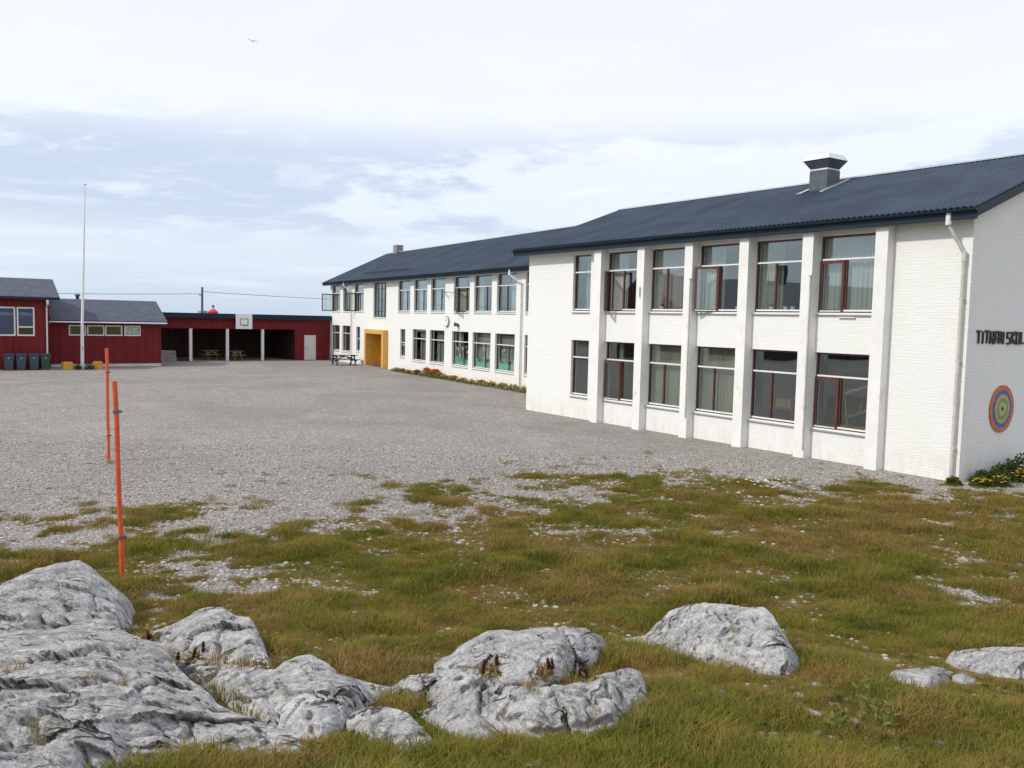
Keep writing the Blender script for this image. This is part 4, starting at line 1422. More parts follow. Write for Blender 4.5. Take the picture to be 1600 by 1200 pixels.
D1W = 6.70
D1 = thing('red_annex', 'low red boarded annex with grey roof and four small square windows', 'annex', (-13.55, 51.25, 0), DR)
w4 = [(1.12, 2.00), (2.20, 3.10), (3.28, 4.20), (4.44, 5.33)]
rd = red_gabled(D1, D1W, 6.0, 3.02, 4.42, 0.0, 0.35, 0.35, [(a, b, 2.10, 2.64) for a, b in w4])
MB().box(0.02, 0.02, -0.1, D1W - 0.02, 6.98, 0.195).build('plinth', M['plinth'], D1)
gt = MB().tube((-0.1, -0.44, 2.90), (D1W + 0.3, -0.44, 2.90), 0.05, n=8).tube((-0.05, -0.44, 2.90), (-0.25, -0.10, 2.45), 0.04, n=8).build('gutter', M['white'], rd)
for k, (a, b) in enumerate(w4):
    wn = MB()
    wd, ht = b - a + 0.12, 0.54 + 0.14
    wn.box(-0.06, -0.05, -0.07, wd - 0.06, 0.0, 0.0).box(-0.06, -0.05, 0.54, wd - 0.06, 0.0, 0.61).box(-0.06, -0.05, 0.0, 0.0, 0.0, 0.54).box(wd - 0.12, -0.05, 0.0, wd - 0.06, 0.0, 0.54)
    wo_ = wn.build('window', M['white'], D1, loc=(a, -0.003, 2.10))
    MB().box(0.0, 0.02, 0.0, b - a, 0.028, 0.54).build('pane', M['glass'], wo_)
    if k == 3:
        wo_['label'] = 'window with a brighter white frame'
        MB().box(0.04, 0.05, 0.03, b - a - 0.04, 0.06, 0.5).build('backing_sheet', M['curt_white'], wo_)
MB().box(0.3, 3.0, 0.2, D1W - 0.3, 3.1, 2.8).build('partition_wall', M['interior'], D1)
vc = MB().tube((2.05, 3.2, 4.2), (2.05, 3.2, 4.62), 0.11, n=10).tube((2.05, 3.2, 4.62), (2.05, 3.2, 4.75), 0.19, 0.14, n=10).build('roof_vent', M['tgreen'], D1)

D2W = 9.0
D2 = thing('red_building', 'taller red boarded building at the left edge with grey roof and white-trimmed windows', 'building', (-13.80 - D2W, 49.45, 0), DR)
w2 = [(D2W - 2.75, D2W - 1.90, 2.12, 3.70), (D2W - 1.66, D2W - 0.88, 2.12, 3.70), (D2W - 5.2, D2W - 4.3, 2.12, 3.70)]
rd2 = red_gabled(D2, D2W, 5.6, 4.42, 5.62, 0.3, 0.55, 0.5, w2, plinth=0.0)
for k, (a, b, c, d) in enumerate(w2):
    wn = MB()
    wd, ht = b - a, d - c
    for q_ in ((-0.08, -0.09, wd + 0.08, 0.0), (-0.08, ht, wd + 0.08, ht + 0.08), (-0.08, 0.0, 0.0, ht), (wd, 0.0, wd + 0.08, ht)):
        wn.box(q_[0], -0.05, q_[1], q_[2], 0.0, q_[3])
    if k == 1:
        wn.box(0.0, -0.03, 0.42, wd, 0.02, 0.50)
    wo_ = wn.build('window', M['white'], D2, loc=(a, -0.003, c))
    MB().box(0.0, 0.03, 0.0, wd, 0.038, ht).build('pane', M['glass'], wo_)
    MB().box(0.0, 0.06, 0.5 if k == 1 else 0.02, wd, 0.07, ht - 0.02).build('backing_sheet', M['blue_backing'], wo_)  # flat blue sheet close behind the pane, colours the whole window
MB().box(0.3, 3.0, 0.2, D2W - 0.3, 3.1, 4.2).build('partition_wall', M['interior'], D2)
MB().box(D2W - 0.20, -0.62, 3.98, D2W - 0.08, -0.50, 4.25).tube((D2W - 0.14, -0.55, 4.0), (D2W - 0.14, -0.09, 3.8), 0.05, n=8).tube((D2W - 0.14, -0.09, 3.82), (D2W - 0.14, -0.09, 0.1), 0.045, n=8).build('downpipe', M['white'], D2)


# wheelie bins
def wheelie(loc, rot, mt, label):
    t = thing('wheelie_bin', label, 'wheelie bin', loc, rot, 'wheelie bins against the red building')
    b = MB()
    b.frustum(0, 0, 0.06, 0.21, 0.22, 0.90, 0.265, 0.27)
    b.box(-0.28, -0.29, 0.86, 0.28, 0.29, 0.905)
    b.build('body', M[mt], t)
    l = MB()
    l.prism([(-0.31, 0.91), (-0.31, 0.935), (-0.05, 1.0), (0.24, 0.985), (0.33, 0.95), (0.33, 0.91)], 'x', -0.29, 0.29)
    l.build('lid', M[mt], t)
    MB().tube((-0.24, 0.31, 0.93), (0.24, 0.31, 0.93), 0.018, n=8).build('handle', M[mt], t)
    for s_ in (-1, 1):
        MB().tube((s_ * 0.23, 0.22, 0.10), (s_ * 0.28, 0.22, 0.10), 0.10, n=14).build('wheel', M['black'], t)
    MB().box(-0.05, -0.262, 0.70, 0.05, -0.25, 0.78).build('emblem', M['flash'], t)
    return t


dv = (1.0, 0.0)
for i, (d_, mt, lab) in enumerate(((-2.18, 'bin_blue', 'blue-grey wheelie bin, the one farthest left of the row'), (-1.55, 'bin_blue', 'blue-grey wheelie bin, middle of the three blue ones'),
                                   (-0.86, 'bin_blue', 'blue-grey wheelie bin next to the green one'), (-0.26, 'bin_green', 'dark green wheelie bin by the rain pipe'))):
    wheelie((-13.9 + d_ * dv[0], 48.75 + d_ * dv[1] - 0.12, 0), DR + R((-3, 2, 0, 4)[i]), mt, lab)

# flagpole
fp = thing('flagpole', 'tall white tapered flagpole standing in the gravel before the red annex', 'flagpole', (-12.10, 48.63, 0))
MB().tube((0, 0, 0), (0.02, 0, 2.6), 0.105, 0.10, n=14).tube((0.02, 0, 2.6), (0.16, 0, 7.0), 0.085, 0.062, n=14).tube((0.16, 0, 7.0), (0.29, 0, 11.35), 0.062, 0.032, n=12).build('pole', M['pole_white'], fp, smooth=False)
MB().tube((0.29, 0, 11.36), (0.29, 0, 11.40), 0.03, 0.075, n=12).tube((0.29, 0, 11.401), (0.29, 0, 11.46), 0.075, 0.03, n=12).build('finial', M['flash'], fp)
MB().box(-0.03, -0.17, 1.2, 0.05, -0.11, 1.4).build('cleat', M['flash'], fp)
for dx, lab in ((-0.85, 'yellow painted block on the left of the flagpole foot'), (0.92, 'yellow painted block on the right of the flagpole foot')):
    yb = thing('yellow_block', lab, 'painted block', (-12.1 + dx, 48.7 + (-0.1 if dx < 0 else 0.25), 0), R(12 if dx < 0 else -8), 'yellow blocks by the flagpole')
    MB().frustum(0, 0, 0, 0.30, 0.24, 0.44, 0.27, 0.21).frustum(0, 0, 0.441, 0.26, 0.20, 0.47, 0.22, 0.16).build('block', M['yellow'], yb)


def rand_leaves(mb, n, cx, cy, z0, rx, ry, h, size, rr, shape=2.0):
    tints = []
    for _ in range(n):
        a = rr.uniform(0, 2 * math.pi)
        rad = math.sqrt(rr.random())
        z = rr.random()
        k = (1 - z ** shape) ** 0.5
        x, y = cx + math.cos(a) * rad * rx * k, cy + math.sin(a) * rad * ry * k
        zz = z0 + z * h * (0.75 + 0.25 * math.sin(a * 3 + x * 5))
        l = size * rr.uniform(0.6, 1.4)
        d = Vector((rr.gauss(0, 1), rr.gauss(0, 1), rr.gauss(0.5, 0.8))).normalized()
        s_ = d.cross(Vector((rr.gauss(0, 1), rr.gauss(0, 1), rr.gauss(0, 1)))).normalized()
        p = Vector((x, y, zz))
        mb.add([p, p + d * l * 0.5 + s_ * l * 0.22, p + d * l, p + d * l * 0.5 - s_ * l * 0.22], [(0, 1, 2, 3)])
        tints += [rr.random()] * 4
    return tints


def set_tint(me, tints):
    a = me.attributes.new('tint', 'FLOAT', 'POINT')
    a.data.foreach_set('value', np.array(tints, 'f'))


def leaf_clump(name, label, cat, loc, rx, ry, h, n, size, flowers=None, fn=0, seed=1, group=None, fmat='leaf', fsize=0.05):
    t = thing(name, label, cat, loc, 0, group)
    rr = random.Random(seed)
    mb = MB()
    tn = rand_leaves(mb, n, 0, 0, 0.0, rx, ry, h, size, rr)
    o = mb.build('foliage', M[fmat], t, fix=False)
    set_tint(o.data, tn)
    if flowers:
        fb = MB()
        for _ in range(fn):
            a = rr.uniform(0, 2 * math.pi)
            rad = math.sqrt(rr.random())
            z = rr.uniform(0.55, 1.0)
            k = (1.05 - z ** 2) ** 0.5
            p = Vector((math.cos(a) * rad * rx * k, math.sin(a) * rad * ry * k, z * h))
            for q_ in range(5):
                b_ = q_ * 1.257 + rr.random()
                d = Vector((math.cos(b_), math.sin(b_), 0.4)) * fsize
                e = Vector((-math.sin(b_), math.cos(b_), 0)) * fsize * 0.4
                fb.add([p, p + d * 0.6 + e, p + d, p + d * 0.6 - e], [(0, 1, 2, 3)])
        fb.build('flowers', M[flowers], t, fix=False)
    return t


leaf_clump('low_shrub', 'small dark shrub hugging the left of the flagpole foot', 'shrub', (-12.4, 48.3, 0), 0.22, 0.2, 0.34, 260, 0.10, seed=3, group='shrubs at the flagpole')
leaf_clump('low_shrub', 'wider dark shrub at the right of the flagpole foot', 'shrub', (-11.75, 48.2, 0), 0.33, 0.25, 0.36, 380, 0.10, seed=4, group='shrubs at the flagpole')

# orange poles
for (x_, y_, h_, tilt, lab) in ((-18.39, 1.85, 2.72, -0.028, 'nearer and taller-looking orange pole, weathered in the middle'), (-16.82, 12.10, 2.79, -0.004, 'farther orange pole standing in open gravel')):
    t = thing('orange_pole', lab, 'orange pole', (x_, y_, float(terrain(*uv_of(x_, y_))) - 0.02), 0, 'orange poles in the gravel')
    tx, ty = tilt * RT[0], tilt * RT[1]
    n = 5
    mb = MB()
    pp = [(tx * h_ * k / n + 0.006 * math.sin(k * 2), ty * h_ * k / n, h_ * k / n) for k in range(n + 1)]
    for k in range(n):
        mb.tube(pp[k], pp[k + 1], (0.034 if h_ < 2.75 else 0.038), n=14, caps=True)
    mb.build('pole', M['orange'], t, smooth=False)
    for zc in ((0.54, 2.28) if h_ < 2.75 else (0.62, 2.18)):
        q0 = (tx * zc, ty * zc, zc)
        MB().tube(q0, (tx * (zc + 0.04), ty * (zc + 0.04), zc + 0.04), 0.042, n=14).box(q0[0] + 0.03, q0[1] - 0.02, zc + 0.005, q0[0] + 0.075, q0[1] + 0.02, zc + 0.035).build('clamp', M['clamp'], t)

# ------------------------------------------------------------------ things beyond the shed
up_ = thing('utility_pole', 'dark wooden utility pole rising behind the open shed', 'utility pole', (2.2, 75, 0))
MB().tube((0, 0, -0.3), (0.05, 0, 6.15), 0.13, 0.10, n=10).build('pole', M['poleg'], up_)
MB().box(-0.28, -0.05, 5.35, 0.05, 0.05, 5.45).build('bracket', M['poleg'], up_)
MB().tube((-0.28, 0, 5.45), (-0.28, 0, 5.58), 0.035, n=8).build('insulator', M['white'], up_)


def wire(p, q, sag, label):
    mb = MB()
    n = 14
    pts_ = []
    for i in range(n + 1):
        t_ = i / n
        pts_.append((p[0] + (q[0] - p[0]) * t_, p[1] + (q[1] - p[1]) * t_, p[2] + (q[2] - p[2]) * t_ - sag * 4 * t_ * (1 - t_)))
    for i in range(n):
        mb.tube(pts_[i], pts_[i + 1], 0.022, n=5, caps=False)
    tag(mb.build('power_line', M['wire'], None, smooth=True), label, 'cable', 'power lines behind the sheds')


wire((-30, 76, 5.05), (1.92, 75, 5.5), 0.25, 'power line running left from the utility pole over the annex')
wire((2.25, 75, 5.72), (24, 75, 5.40), 0.12, 'power line running right from the utility pole toward the wing')
lh = thing('lighthouse', 'distant red lighthouse top with dark cap peeping over the shed roof', 'lighthouse', (24.2, 150, 0))
MB().tube((0, 0, -2), (0, 0, 3.95), 1.15, 0.88, n=24).tube((0, 0, 3.951), (0, 0, 4.4), 0.86, 0.30, n=24).build('tower', M['lred'], lh)
MB().tube((0, 0, 4.401), (0, 0, 4.80), 0.24, n=16).build('lantern', M['white'], lh)
MB().tube((0, 0, 4.801), (0, 0, 5.20), 0.34, 0.03, n=16).build('cap', M['black'], lh)
MB().box(-2.3, -1.0, -2, -1.25, 1.5, 4.05).build('annexe', M['sill'], lh)
# gull: body, bent wings, tail
gl = thing('seagull', 'grey gull gliding high in the pale sky', 'gull', (17.3, 106.4, 39.85), R(-25))
gb = MB()
gb.tube((0, -0.22, 0), (0, 0.05, 0.0), 0.03, 0.075, n=8).tube((0, 0.05, 0), (0, 0.2, 0.02), 0.075, 0.03, n=8)
gb.build('body', M['gull'], gl)
for s_ in (-1, 1):
    lift = 0.30 if s_ < 0 else 0.05
    MB().prism([(0, 0.10), (s_ * 0.28, 0.16), (s_ * 0.28, -0.02), (0, -0.08)], 'z', 0.0, 0.02).build('wing', M['gull'], gl).rotation_euler = (0, -s_ * 0.5, 0)
    wo2 = MB().prism([(0, 0.16), (s_ * 0.5, 0.0), (s_ * 0.46, -0.05), (0, -0.02)], 'z', 0.0, 0.02).build('wing_tip', M['gull'], gl, loc=(s_ * 0.245, 0, 0.135))
    wo2.rotation_euler = (0, s_ * (0.30 if s_ > 0 else -0.35), 0)

# the large house across the yard whose roof and chimney are mirrored in the upper windows
hh = thing('dark_house', 'long dark house with a red gable and tall chimney, mirrored in the upper windows', 'house', (-80, 50, 0))
MB().box(0, 0, -0.2, 40, 9, 5.4).build('walls', M['red_dark'], hh)
hr = MB().prism([(-0.6, 5.3), (4.5, 8.75), (9.6, 5.3)], 'x', -0.4, 39.9).build('roof', M['roof_d'], hh)
MB().prism([(0, 5.401), (4.5, 8.3), (9, 5.401)], 'x', 39.91, 40.0).build('gable', M['red'], hh)
MB().box(17.6, 4.1, 7.5, 18.4, 4.9, 10.6).build('chimney', M['black'], hr)
for i in range(8):
    MB().box(2 + i * 4.6, -0.05, 2.0, 3.4 + i * 4.6, -0.002, 3.6).build('window', M['white'], hh)

# ------------------------------------------------------------------ flowers along the wing and by the near corner
rr = random.Random(5)
bed = [(-1.2, .5, 'petal_y', 30, 'yellow-flowered clump at the near end of the wing bed, half hidden by the corner'), (0.1, .5, 'petal_y', 18, 'green clump with few yellow flowers beside the wing rain pipe'),
       (1.3, .55, 'petal_y', 22, 'low clump just left of the wing rain pipe foot'), (2.5, .55, 'petal_o', 24, 'orange-flowered clump under the right turquoise-papered window'),
       (3.7, .5, 'petal_y', 20, 'yellowish clump under the left half of the right turquoise-papered window'), (4.9, .55, 'petal_o', 44, 'bright orange clump between the right and middle turquoise-papered windows'),
       (6.1, .5, 'petal_y', 24, 'yellow clump under the middle turquoise-papered window'), (7.2, .5, 'petal_o', 20, 'low orange clump between the middle and left turquoise-papered windows'),
       (8.4, .55, 'petal_o', 30, 'orange clump under the left turquoise-papered window'), (9.5, .5, 'petal_y', 18, 'yellow-green clump right of the large orange mound'),
       (10.9, .75, 'petal_o', 150, 'largest mound of massed orange marigolds in the wing bed, right half'), (12.2, .75, 'petal_o', 130, 'large mound of massed orange marigolds in the wing bed, left half'),
       (13.7, .45, 'petal_p', 40, 'purple-leaved clump left of the large orange mound'), (15.0, .5, 'petal_y', 34, 'yellow clump left of the purple-leaved one'),
       (16.2, .5, 'petal_o', 26, 'orange clump near the far end of the wing bed'), (17.3, .4, 'petal_y', 8, 'small green clump ending the wing bed toward the entrance')]
for i, (s_, rx_, fm, nn, lab) in enumerate(bed):
    x_, y_ = b_xy(s_, -0.42)
    big = rx_ > 0.7
    t = leaf_clump('flowering_plant', lab, 'plant', (x_, y_, -0.02), 0.30, rx_ + 0.16, 0.55 if big else rr.uniform(0.22, 0.34), 420 if big else 230, 0.12,
                   fm, nn, 100 + i, 'flowering plants in the bed along the wing', fsize=0.085, fmat='weed')


for i, (x_, y_, rx_, h_, fm, nn, lab) in enumerate((
        (-0.42, -0.10, 0.22, 0.20, 'petal_o', 10, 'small orange flowering tuft right at the white building corner'),
        (0.00, -0.55, 0.34, 0.22, 'petal_y', 22, 'low clump with yellow flowers below the corner of the gable'),
        (0.45, -0.75, 0.36, 0.26, 'petal_y', 30, 'low clump with the brightest yellow flowers in front of the gable'),
        (0.60, -0.25, 0.34, 0.30, None, 0, 'dark leafy shrub against the gable wall near the corner'),
        (1.10, -0.35, 0.44, 0.42, None, 0, 'bushy dark shrub below the coloured roundel'),
        (1.55, -0.70, 0.36, 0.34, 'petal_y', 26, 'yellow-flowered clump in front of the bushy shrub'),
        (1.75, -0.30, 0.40, 0.50, None, 0, 'dark green shrub just right of the coloured roundel'),
        (2.35, -0.30, 0.46, 0.58, None, 0, 'tallest dark shrub at the right edge against the gable'))):
    leaf_clump('garden_shrub', lab, 'shrub', (x_, y_, -0.02), rx_, rx_ * 0.75, h_, 620 if fm is None else 420, 0.085, fm, nn, 50 + i, 'shrubs along the gable wall', fsize=0.045)


# ------------------------------------------------------------------ rocks
def chain(pts_):
    a = np.array(pts_, float)
    return lambda x: np.interp(x, a[:, 0], a[:, 1])


def rock(label, top, bot, K=0.35, seed=0, amp=0.05, back=0.5, group='rocks in the foreground', cat='rock', pits=0.0):
    """an outcrop raised from the ground between its foot line and its crest line; back and underside are closed"""
    tf, bf = chain(top), chain(bot)
    x0, x1 = max(top[0][0], bot[0][0]), min(top[-1][0], bot[-1][0])
    nx = max(14, int((x1 - x0) / 2.2))
    hmax = max(bf(x) - tf(x) for x in np.linspace(x0, x1, 30))
    nt = int(max(14, min(120, hmax / 1.8)))
    xs = np.linspace(x0, x1, nx)
    rows = []
    Pm = np.zeros((nx, nt, 3))
    for i, px in enumerate(xs):
        yb, yt = float(bf(px)), float(tf(px))
        d0 = pix_ray(px, yb)
        v0 = ray_ground_v(px, yb)
        v1 = ray_ground_v(px, yt)
        for j in range(nt):
            t = j / (nt - 1)
            y = yb + (yt - yb) * t
            d = pix_ray(px, y)
            vg = v0 + (v1 - v0) * ((1 / (1 - t * (1 - v0 / v1))) - 1) / (max(v1 / v0 - 1, 1e-6)) if v1 > v0 * 1.0001 else v0
            kk = K * (0.55 + 0.9 * t)
            Pm[i, j] = CAM + d * (v0 + kk * (vg - v0))
    # relief: broad swells, diagonal strata ledges, roughness
    q = Pm
    sw = fbm(q * 2.1, 3, seed) - 0.5
    st = q[..., 0] * 1.9 + q[..., 1] * 0.9 + q[..., 2] * 3.4 + 1.4 * fbm(q * 1.6, 3, seed + 3)
    saw = (st * 1.7) % 1.0
    ledge = np.where(saw < 0.82, saw / 0.82, (1 - saw) / 0.18) - 0.5
    rg = (fbm(q * 7.5, 4, seed + 7, 0.62, ridged=True) - 0.5) * 1.3 + (fbm(q * 22, 3, seed + 9, 0.6) - 0.5) * 0.8
    cr = fbm(q * np.array([3.2, 3.2, 6.0]), 3, seed + 11, ridged=True)
    dis = amp * (1.5 * sw + 0.75 * ledge * fbm(q * 1.3, 2, seed + 5) * 2 + 0.75 * rg) - amp * 1.5 * np.clip((cr - 0.80) / 0.08, 0, 1)
    wq = q + 0.16 * np.stack([fbm(q * 3, 3, seed + 20), fbm(q * 3, 3, seed + 21), fbm(q * 3, 3, seed + 22)], -1)
    ca, sa = math.cos(0.65), math.sin(0.65)
    su = (wq[..., 0] * RT[0] + wq[..., 1] * RT[1]) * ca - wq[..., 2] * sa
    sw_ = (wq[..., 0] * RT[0] + wq[..., 1] * RT[1]) * sa + wq[..., 2] * ca
    sv = wq[..., 0] * FW[0] + wq[..., 1] * FW[1]
    big_h, big_e = facets(np.stack([su * 1.5, sv * 1.8, sw_ * 2.9], -1), seed)
    sm_h, sm_e = facets(np.stack([su * 5.0, sv * 5.5, sw_ * 8.0], -1), seed + 50)
    ck = amp / 0.11
    dis = dis * 0.55 + amp * 1.5 * (big_h - 0.5) + amp * 0.45 * (sm_h - 0.5) - 0.06 * ck ** 0.5 * np.clip(1 - big_e / 0.10, 0, 1) ** 1.5 * (vnoise(q * 2.2, seed + 31) > 0.42)
    tt = np.linspace(0, 1, nt)[None, :]
    xx = np.linspace(0, 1, nx)[:, None]
    edge = np.clip(np.minimum(xx, 1 - xx) * 12, 0, 1) * (0.35 + 0.65 * np.clip((1 - tt) * 5, 0, 1))
    toward = -np.array([FW[0] * 0.75, FW[1] * 0.75, -0.66])
    Pm = Pm + (dis * edge)[..., None] * toward
    # close: skirt in front, back slope
    cols = [Pm]
    zb = Pm[:, 0, 2]
    front2 = Pm[:, 0] + np.array([0, 0, -0.35]) + np.array([FW[0], FW[1], 0]) * 0.10
    back_rows = []
    U_, V_ = uv_of(Pm[:, -1, 0], Pm[:, -1, 1])
    hgt = np.maximum(Pm[:, -1, 2] - terrain(U_, V_), 0.02)
    nb = 7
    for j in range(1, nb + 1):
        f = j / nb
        dv_ = back * (0.25 + np.minimum(hgt, 0.5)) * f * (1 + 0.25 * np.sin(xs * 0.05 + seed))
        p = Pm[:, -1].copy()
        p[:, 0] += FW[0] * dv_
        p[:, 1] += FW[1] * dv_
        Ub, Vb = uv_of(p[:, 0], p[:, 1])
        zt_ = terrain(Ub, Vb) - 0.25
        p[:, 2] = Pm[:, -1, 2] - 0.01 + (zt_ - Pm[:, -1, 2]) * (f ** 1.6) + (fbm(p * 6, 2, seed) - 0.5) * 0.04 * f
        back_rows.append(p)
    allp = np.concatenate([front2[:, None], Pm, np.stack(back_rows, 1)], 1)
    n_, m_ = allp.shape[:2]
    idx = np.arange(n_ * m_).reshape(n_, m_)
    qd = np.stack([idx[:-1, :-1], idx[1:, :-1], idx[1:, 1:], idx[:-1, 1:]], -1).reshape(-1, 4)
    org = allp.reshape(-1, 3).mean(0)
    org[2] = allp[..., 2].min() + 0.2
    me = bpy.data.meshes.new('rock')
    me.from_pydata((allp.reshape(-1, 3) - org).tolist(), [], qd.tolist())
    # side caps
    me.materials.append(M['rock'])
    me.shade_smooth()
    o = obj('rock', me, None, tuple(org))
    tag(o, label, cat, group)
    ROCKS.append((tf, bf, x0, x1))
    ROCKP.append(Pm)
    return o


ROCKS, ROCKP = [], []
rock('big smooth grey boulder at the left edge behind the cracked outcrop', [(-90, 960), (-60, 935), (0, 914), (30, 900), (55, 888), (85, 880), (110, 877), (126, 877), (140, 884), (155, 900), (170, 912), (190, 930), (206, 978)],
     [(-90, 1010), (0, 1035), (60, 1020), (120, 1010), (180, 1000), (206, 980)], 0.30, 11, 0.07, 0.8)
rock('broad cracked outcrop filling the lower left corner', [(-90, 1010), (0, 992), (40, 985), (75, 984), (110, 972), (150, 964), (175, 974), (200, 988), (235, 1000), (262, 1018), (275, 1040), (300, 1064), (325, 1082), (338, 1100), (365, 1112),
                                                            (400, 1124), (430, 1136), (460, 1152), (475, 1168), (482, 1178)],
     [(-90, 1290), (0, 1280), (120, 1250), (200, 1210), (300, 1190), (400, 1188), (482, 1182)], 0.46, 22, 0.085, 0.6)
rock('squat boulder right of the smooth one with a dark shaded right face', [(228, 990), (245, 984), (270, 976), (295, 964), (312, 951), (330, 948), (350, 950), (368, 962), (388, 963), (398, 978), (408, 1000), (418, 1025), (426, 1042)],
     [(228, 1000), (262, 1022), (300, 1034), (350, 1040), (400, 1044), (426, 1044)], 0.30, 33, 0.05, 0.7)
rock('smooth pale slab running down between the left outcrop and the middle rocks', [(262, 1034), (300, 1030), (350, 1036), (400, 1042), (430, 1046), (445, 1032), (470, 1024), (485, 1022), (510, 1034), (530, 1054), (560, 1062), (590, 1070), (622, 1076)],
     [(262, 1042), (310, 1075), (345, 1100), (400, 1126), (440, 1150), (500, 1160), (535, 1142), (560, 1110), (622, 1082)], 0.40, 44, 0.06, 0.5)
rock('rounded dark-pitted rock low in the middle of the foreground', [(541, 1125), (552, 1112), (575, 1104), (605, 1104), (635, 1112), (655, 1132), (672, 1150), (694, 1172)],
     [(541, 1140), (565, 1158), (600, 1176), (640, 1186), (694, 1176)], 0.32, 55, 0.05, 0.5)
rock('small wedge of rock between the rounded rock and the fissured slab', [(655, 1112), (680, 1100), (705, 1098), (735, 1108), (760, 1125), (784, 1150)],
     [(655, 1118), (690, 1148), (730, 1160), (784, 1158)], 0.30, 66, 0.045, 0.5)
rock('wide fissured slab in the middle of the foreground', [(612, 1072), (640, 1056), (690, 1048), (735, 1043), (765, 1052), (790, 1068), (840, 1070), (880, 1072), (915, 1064), (950, 1048), (985, 1043), (1002, 1050), (1010, 1076), (1014, 1100)],
     [(612, 1084), (680, 1112), (720, 1124), (760, 1140), (800, 1154), (860, 1156), (910, 1152), (960, 1140), (1014, 1112)], 0.25, 77, 0.075, 0.5)
rock('domed pale boulder behind the fissured slab', [(678, 1040), (684, 1030), (705, 1022), (718, 1008), (740, 996), (762, 985), (785, 983), (805, 987), (840, 982), (880, 979), (915, 982), (935, 992), (958, 1010)],
     [(678, 1052), (720, 1060), (790, 1074), (850, 1074), (900, 1058), (930, 1040), (958, 1016)], 0.32, 88, 0.06, 0.7)
rock('large angular boulder standing alone right of centre', [(964, 1003), (975, 998), (1008, 993), (1026, 974), (1045, 956), (1070, 946), (1098, 942), (1150, 946), (1192, 949), (1205, 958), (1220, 980), (1236, 1006), (1254, 1038)],
     [(964, 1008), (1010, 1012), (1060, 1026), (1110, 1042), (1170, 1050), (1225, 1056), (1254, 1046)], 0.26, 99, 0.06, 0.8)
rock('low white stone breaking the grass at the right', [(1378, 1056), (1400, 1047), (1430, 1044), (1458, 1041), (1476, 1044), (1484, 1056)],
     [(1378, 1062), (1410, 1074), (1450, 1080), (1484, 1066)], 0.35, 110, 0.03, 0.5)
rock('flat pale slab at the right edge of the foreground', [(1478, 1032), (1488, 1018), (1520, 1014), (1560, 1011), (1610, 1012), (1700, 1020)],
     [(1478, 1038), (1510, 1048), (1560, 1058), (1610, 1064), (1700, 1068)], 0.35, 121, 0.04, 0.5)
rock('fist-sized stone between the white stone and the flat slab', [(1488, 1056), (1498, 1051), (1510, 1051), (1524, 1060)],
     [(1488, 1064), (1505, 1070), (1524, 1068)], 0.35, 132, 0.02, 0.4)


# ------------------------------------------------------------------ grass and stones
def rock_mask(u, v):
    """true where the ground point lies under a rock"""
    x, y = xy_of(u, v)
    P = np.stack([x, y, terrain(u, v)], -1) - CAM
    w = P @ _f
    px = 800 + F_PX * (P @ _r) / w
    py = 600 - F_PX * (P @ _u) / w
    m = np.zeros(len(u), bool)
    for tf, bf, x0, x1 in ROCKS:
        m |= (px > x0) & (px < x1) & (py > tf(px) - 1) & (py < bf(px) + 7)
    return m


def blade_clump(name, n, rad, hmin, hmax, width, mt, seed, lean=0.45, bend=0.5, tlo=0.0, thi=1.0, heads=False):
    rr = random.Random(seed)
    vs, fs, tn = [], [], []
    for _ in range(n):
        a, r_ = rr.uniform(0, 6.283), rad * math.sqrt(rr.random())
        x, y = r_ * math.cos(a), r_ * math.sin(a)
        h = rr.uniform(hmin, hmax)
        b_ = rr.uniform(0, 6.283)
        ln = rr.uniform(0.05, lean)
        dx, dy = math.cos(b_) * ln * h, math.sin(b_) * ln * h
        sx, sy = -math.sin(b_) * width / 2, math.cos(b_) * width / 2
        k = rr.uniform(0.2, bend)
        o = len(vs)
        vs += [(x - sx, y - sy, -0.01), (x + sx, y + sy, -0.01), (x + dx * (1 - k) * 0.6 + sx * 0.8, y + dy * (1 - k) * 0.6 + sy * 0.8, h * 0.6), (x + dx * (1 - k) * 0.6 - sx * 0.8, y + dy * (1 - k) * 0.6 - sy * 0.8, h * 0.6),
               (x + dx * (1 + k), y + dy * (1 + k), h)]
        fs += [(o, o + 1, o + 2, o + 3), (o + 3, o + 2, o + 4)]
        t = rr.uniform(tlo, thi)
        tn += [t] * 5
        if heads and rr.random() < 0.7:
            o = len(vs)
            tx, ty, tz = x + dx * (1 + k), y + dy * (1 + k), h
            hw = width * 0.8
            vs += [(tx, ty, tz - 0.03), (tx + hw, ty, tz + 0.01), (tx, ty + hw * 0.3, tz + 0.05), (tx - hw, ty, tz + 0.01)]
            fs += [(o, o + 1, o + 2, o + 3)]
            tn += [min(1, t + 0.2)] * 4
    me = bpy.data.meshes.new(name)
    me.from_pydata(vs, [], fs)
    me.materials.append(M[mt])
    set_tint(me, tn)
    return bpy.data.objects.new(name, me)


def herb(name, seed, mt, size):
    """low clump of small broad leaves"""
    rr = random.Random(seed)
    mb = MB()
    tn = rand_leaves(mb, 70, 0, 0, 0.0, 0.10, 0.10, 0.10, size, rr)
    me = mb.mesh(name, M[mt], fix=False)
    set_tint(me, tn)
    return bpy.data.objects.new(name, me)


def pebble(name, seed, mt):
    import bmesh
    bm = bmesh.new()
    bmesh.ops.create_icosphere(bm, subdivisions=1, radius=1)
    rr = random.Random(seed)
    for v in bm.verts:
        v.co *= rr.uniform(0.75, 1.15)
        v.co.z *= 0.6
    me = bpy.data.meshes.new(name)
    bm.to_mesh(me)
    bm.free()
    me.materials.append(mt)
    return bpy.data.objects.new(name, me)


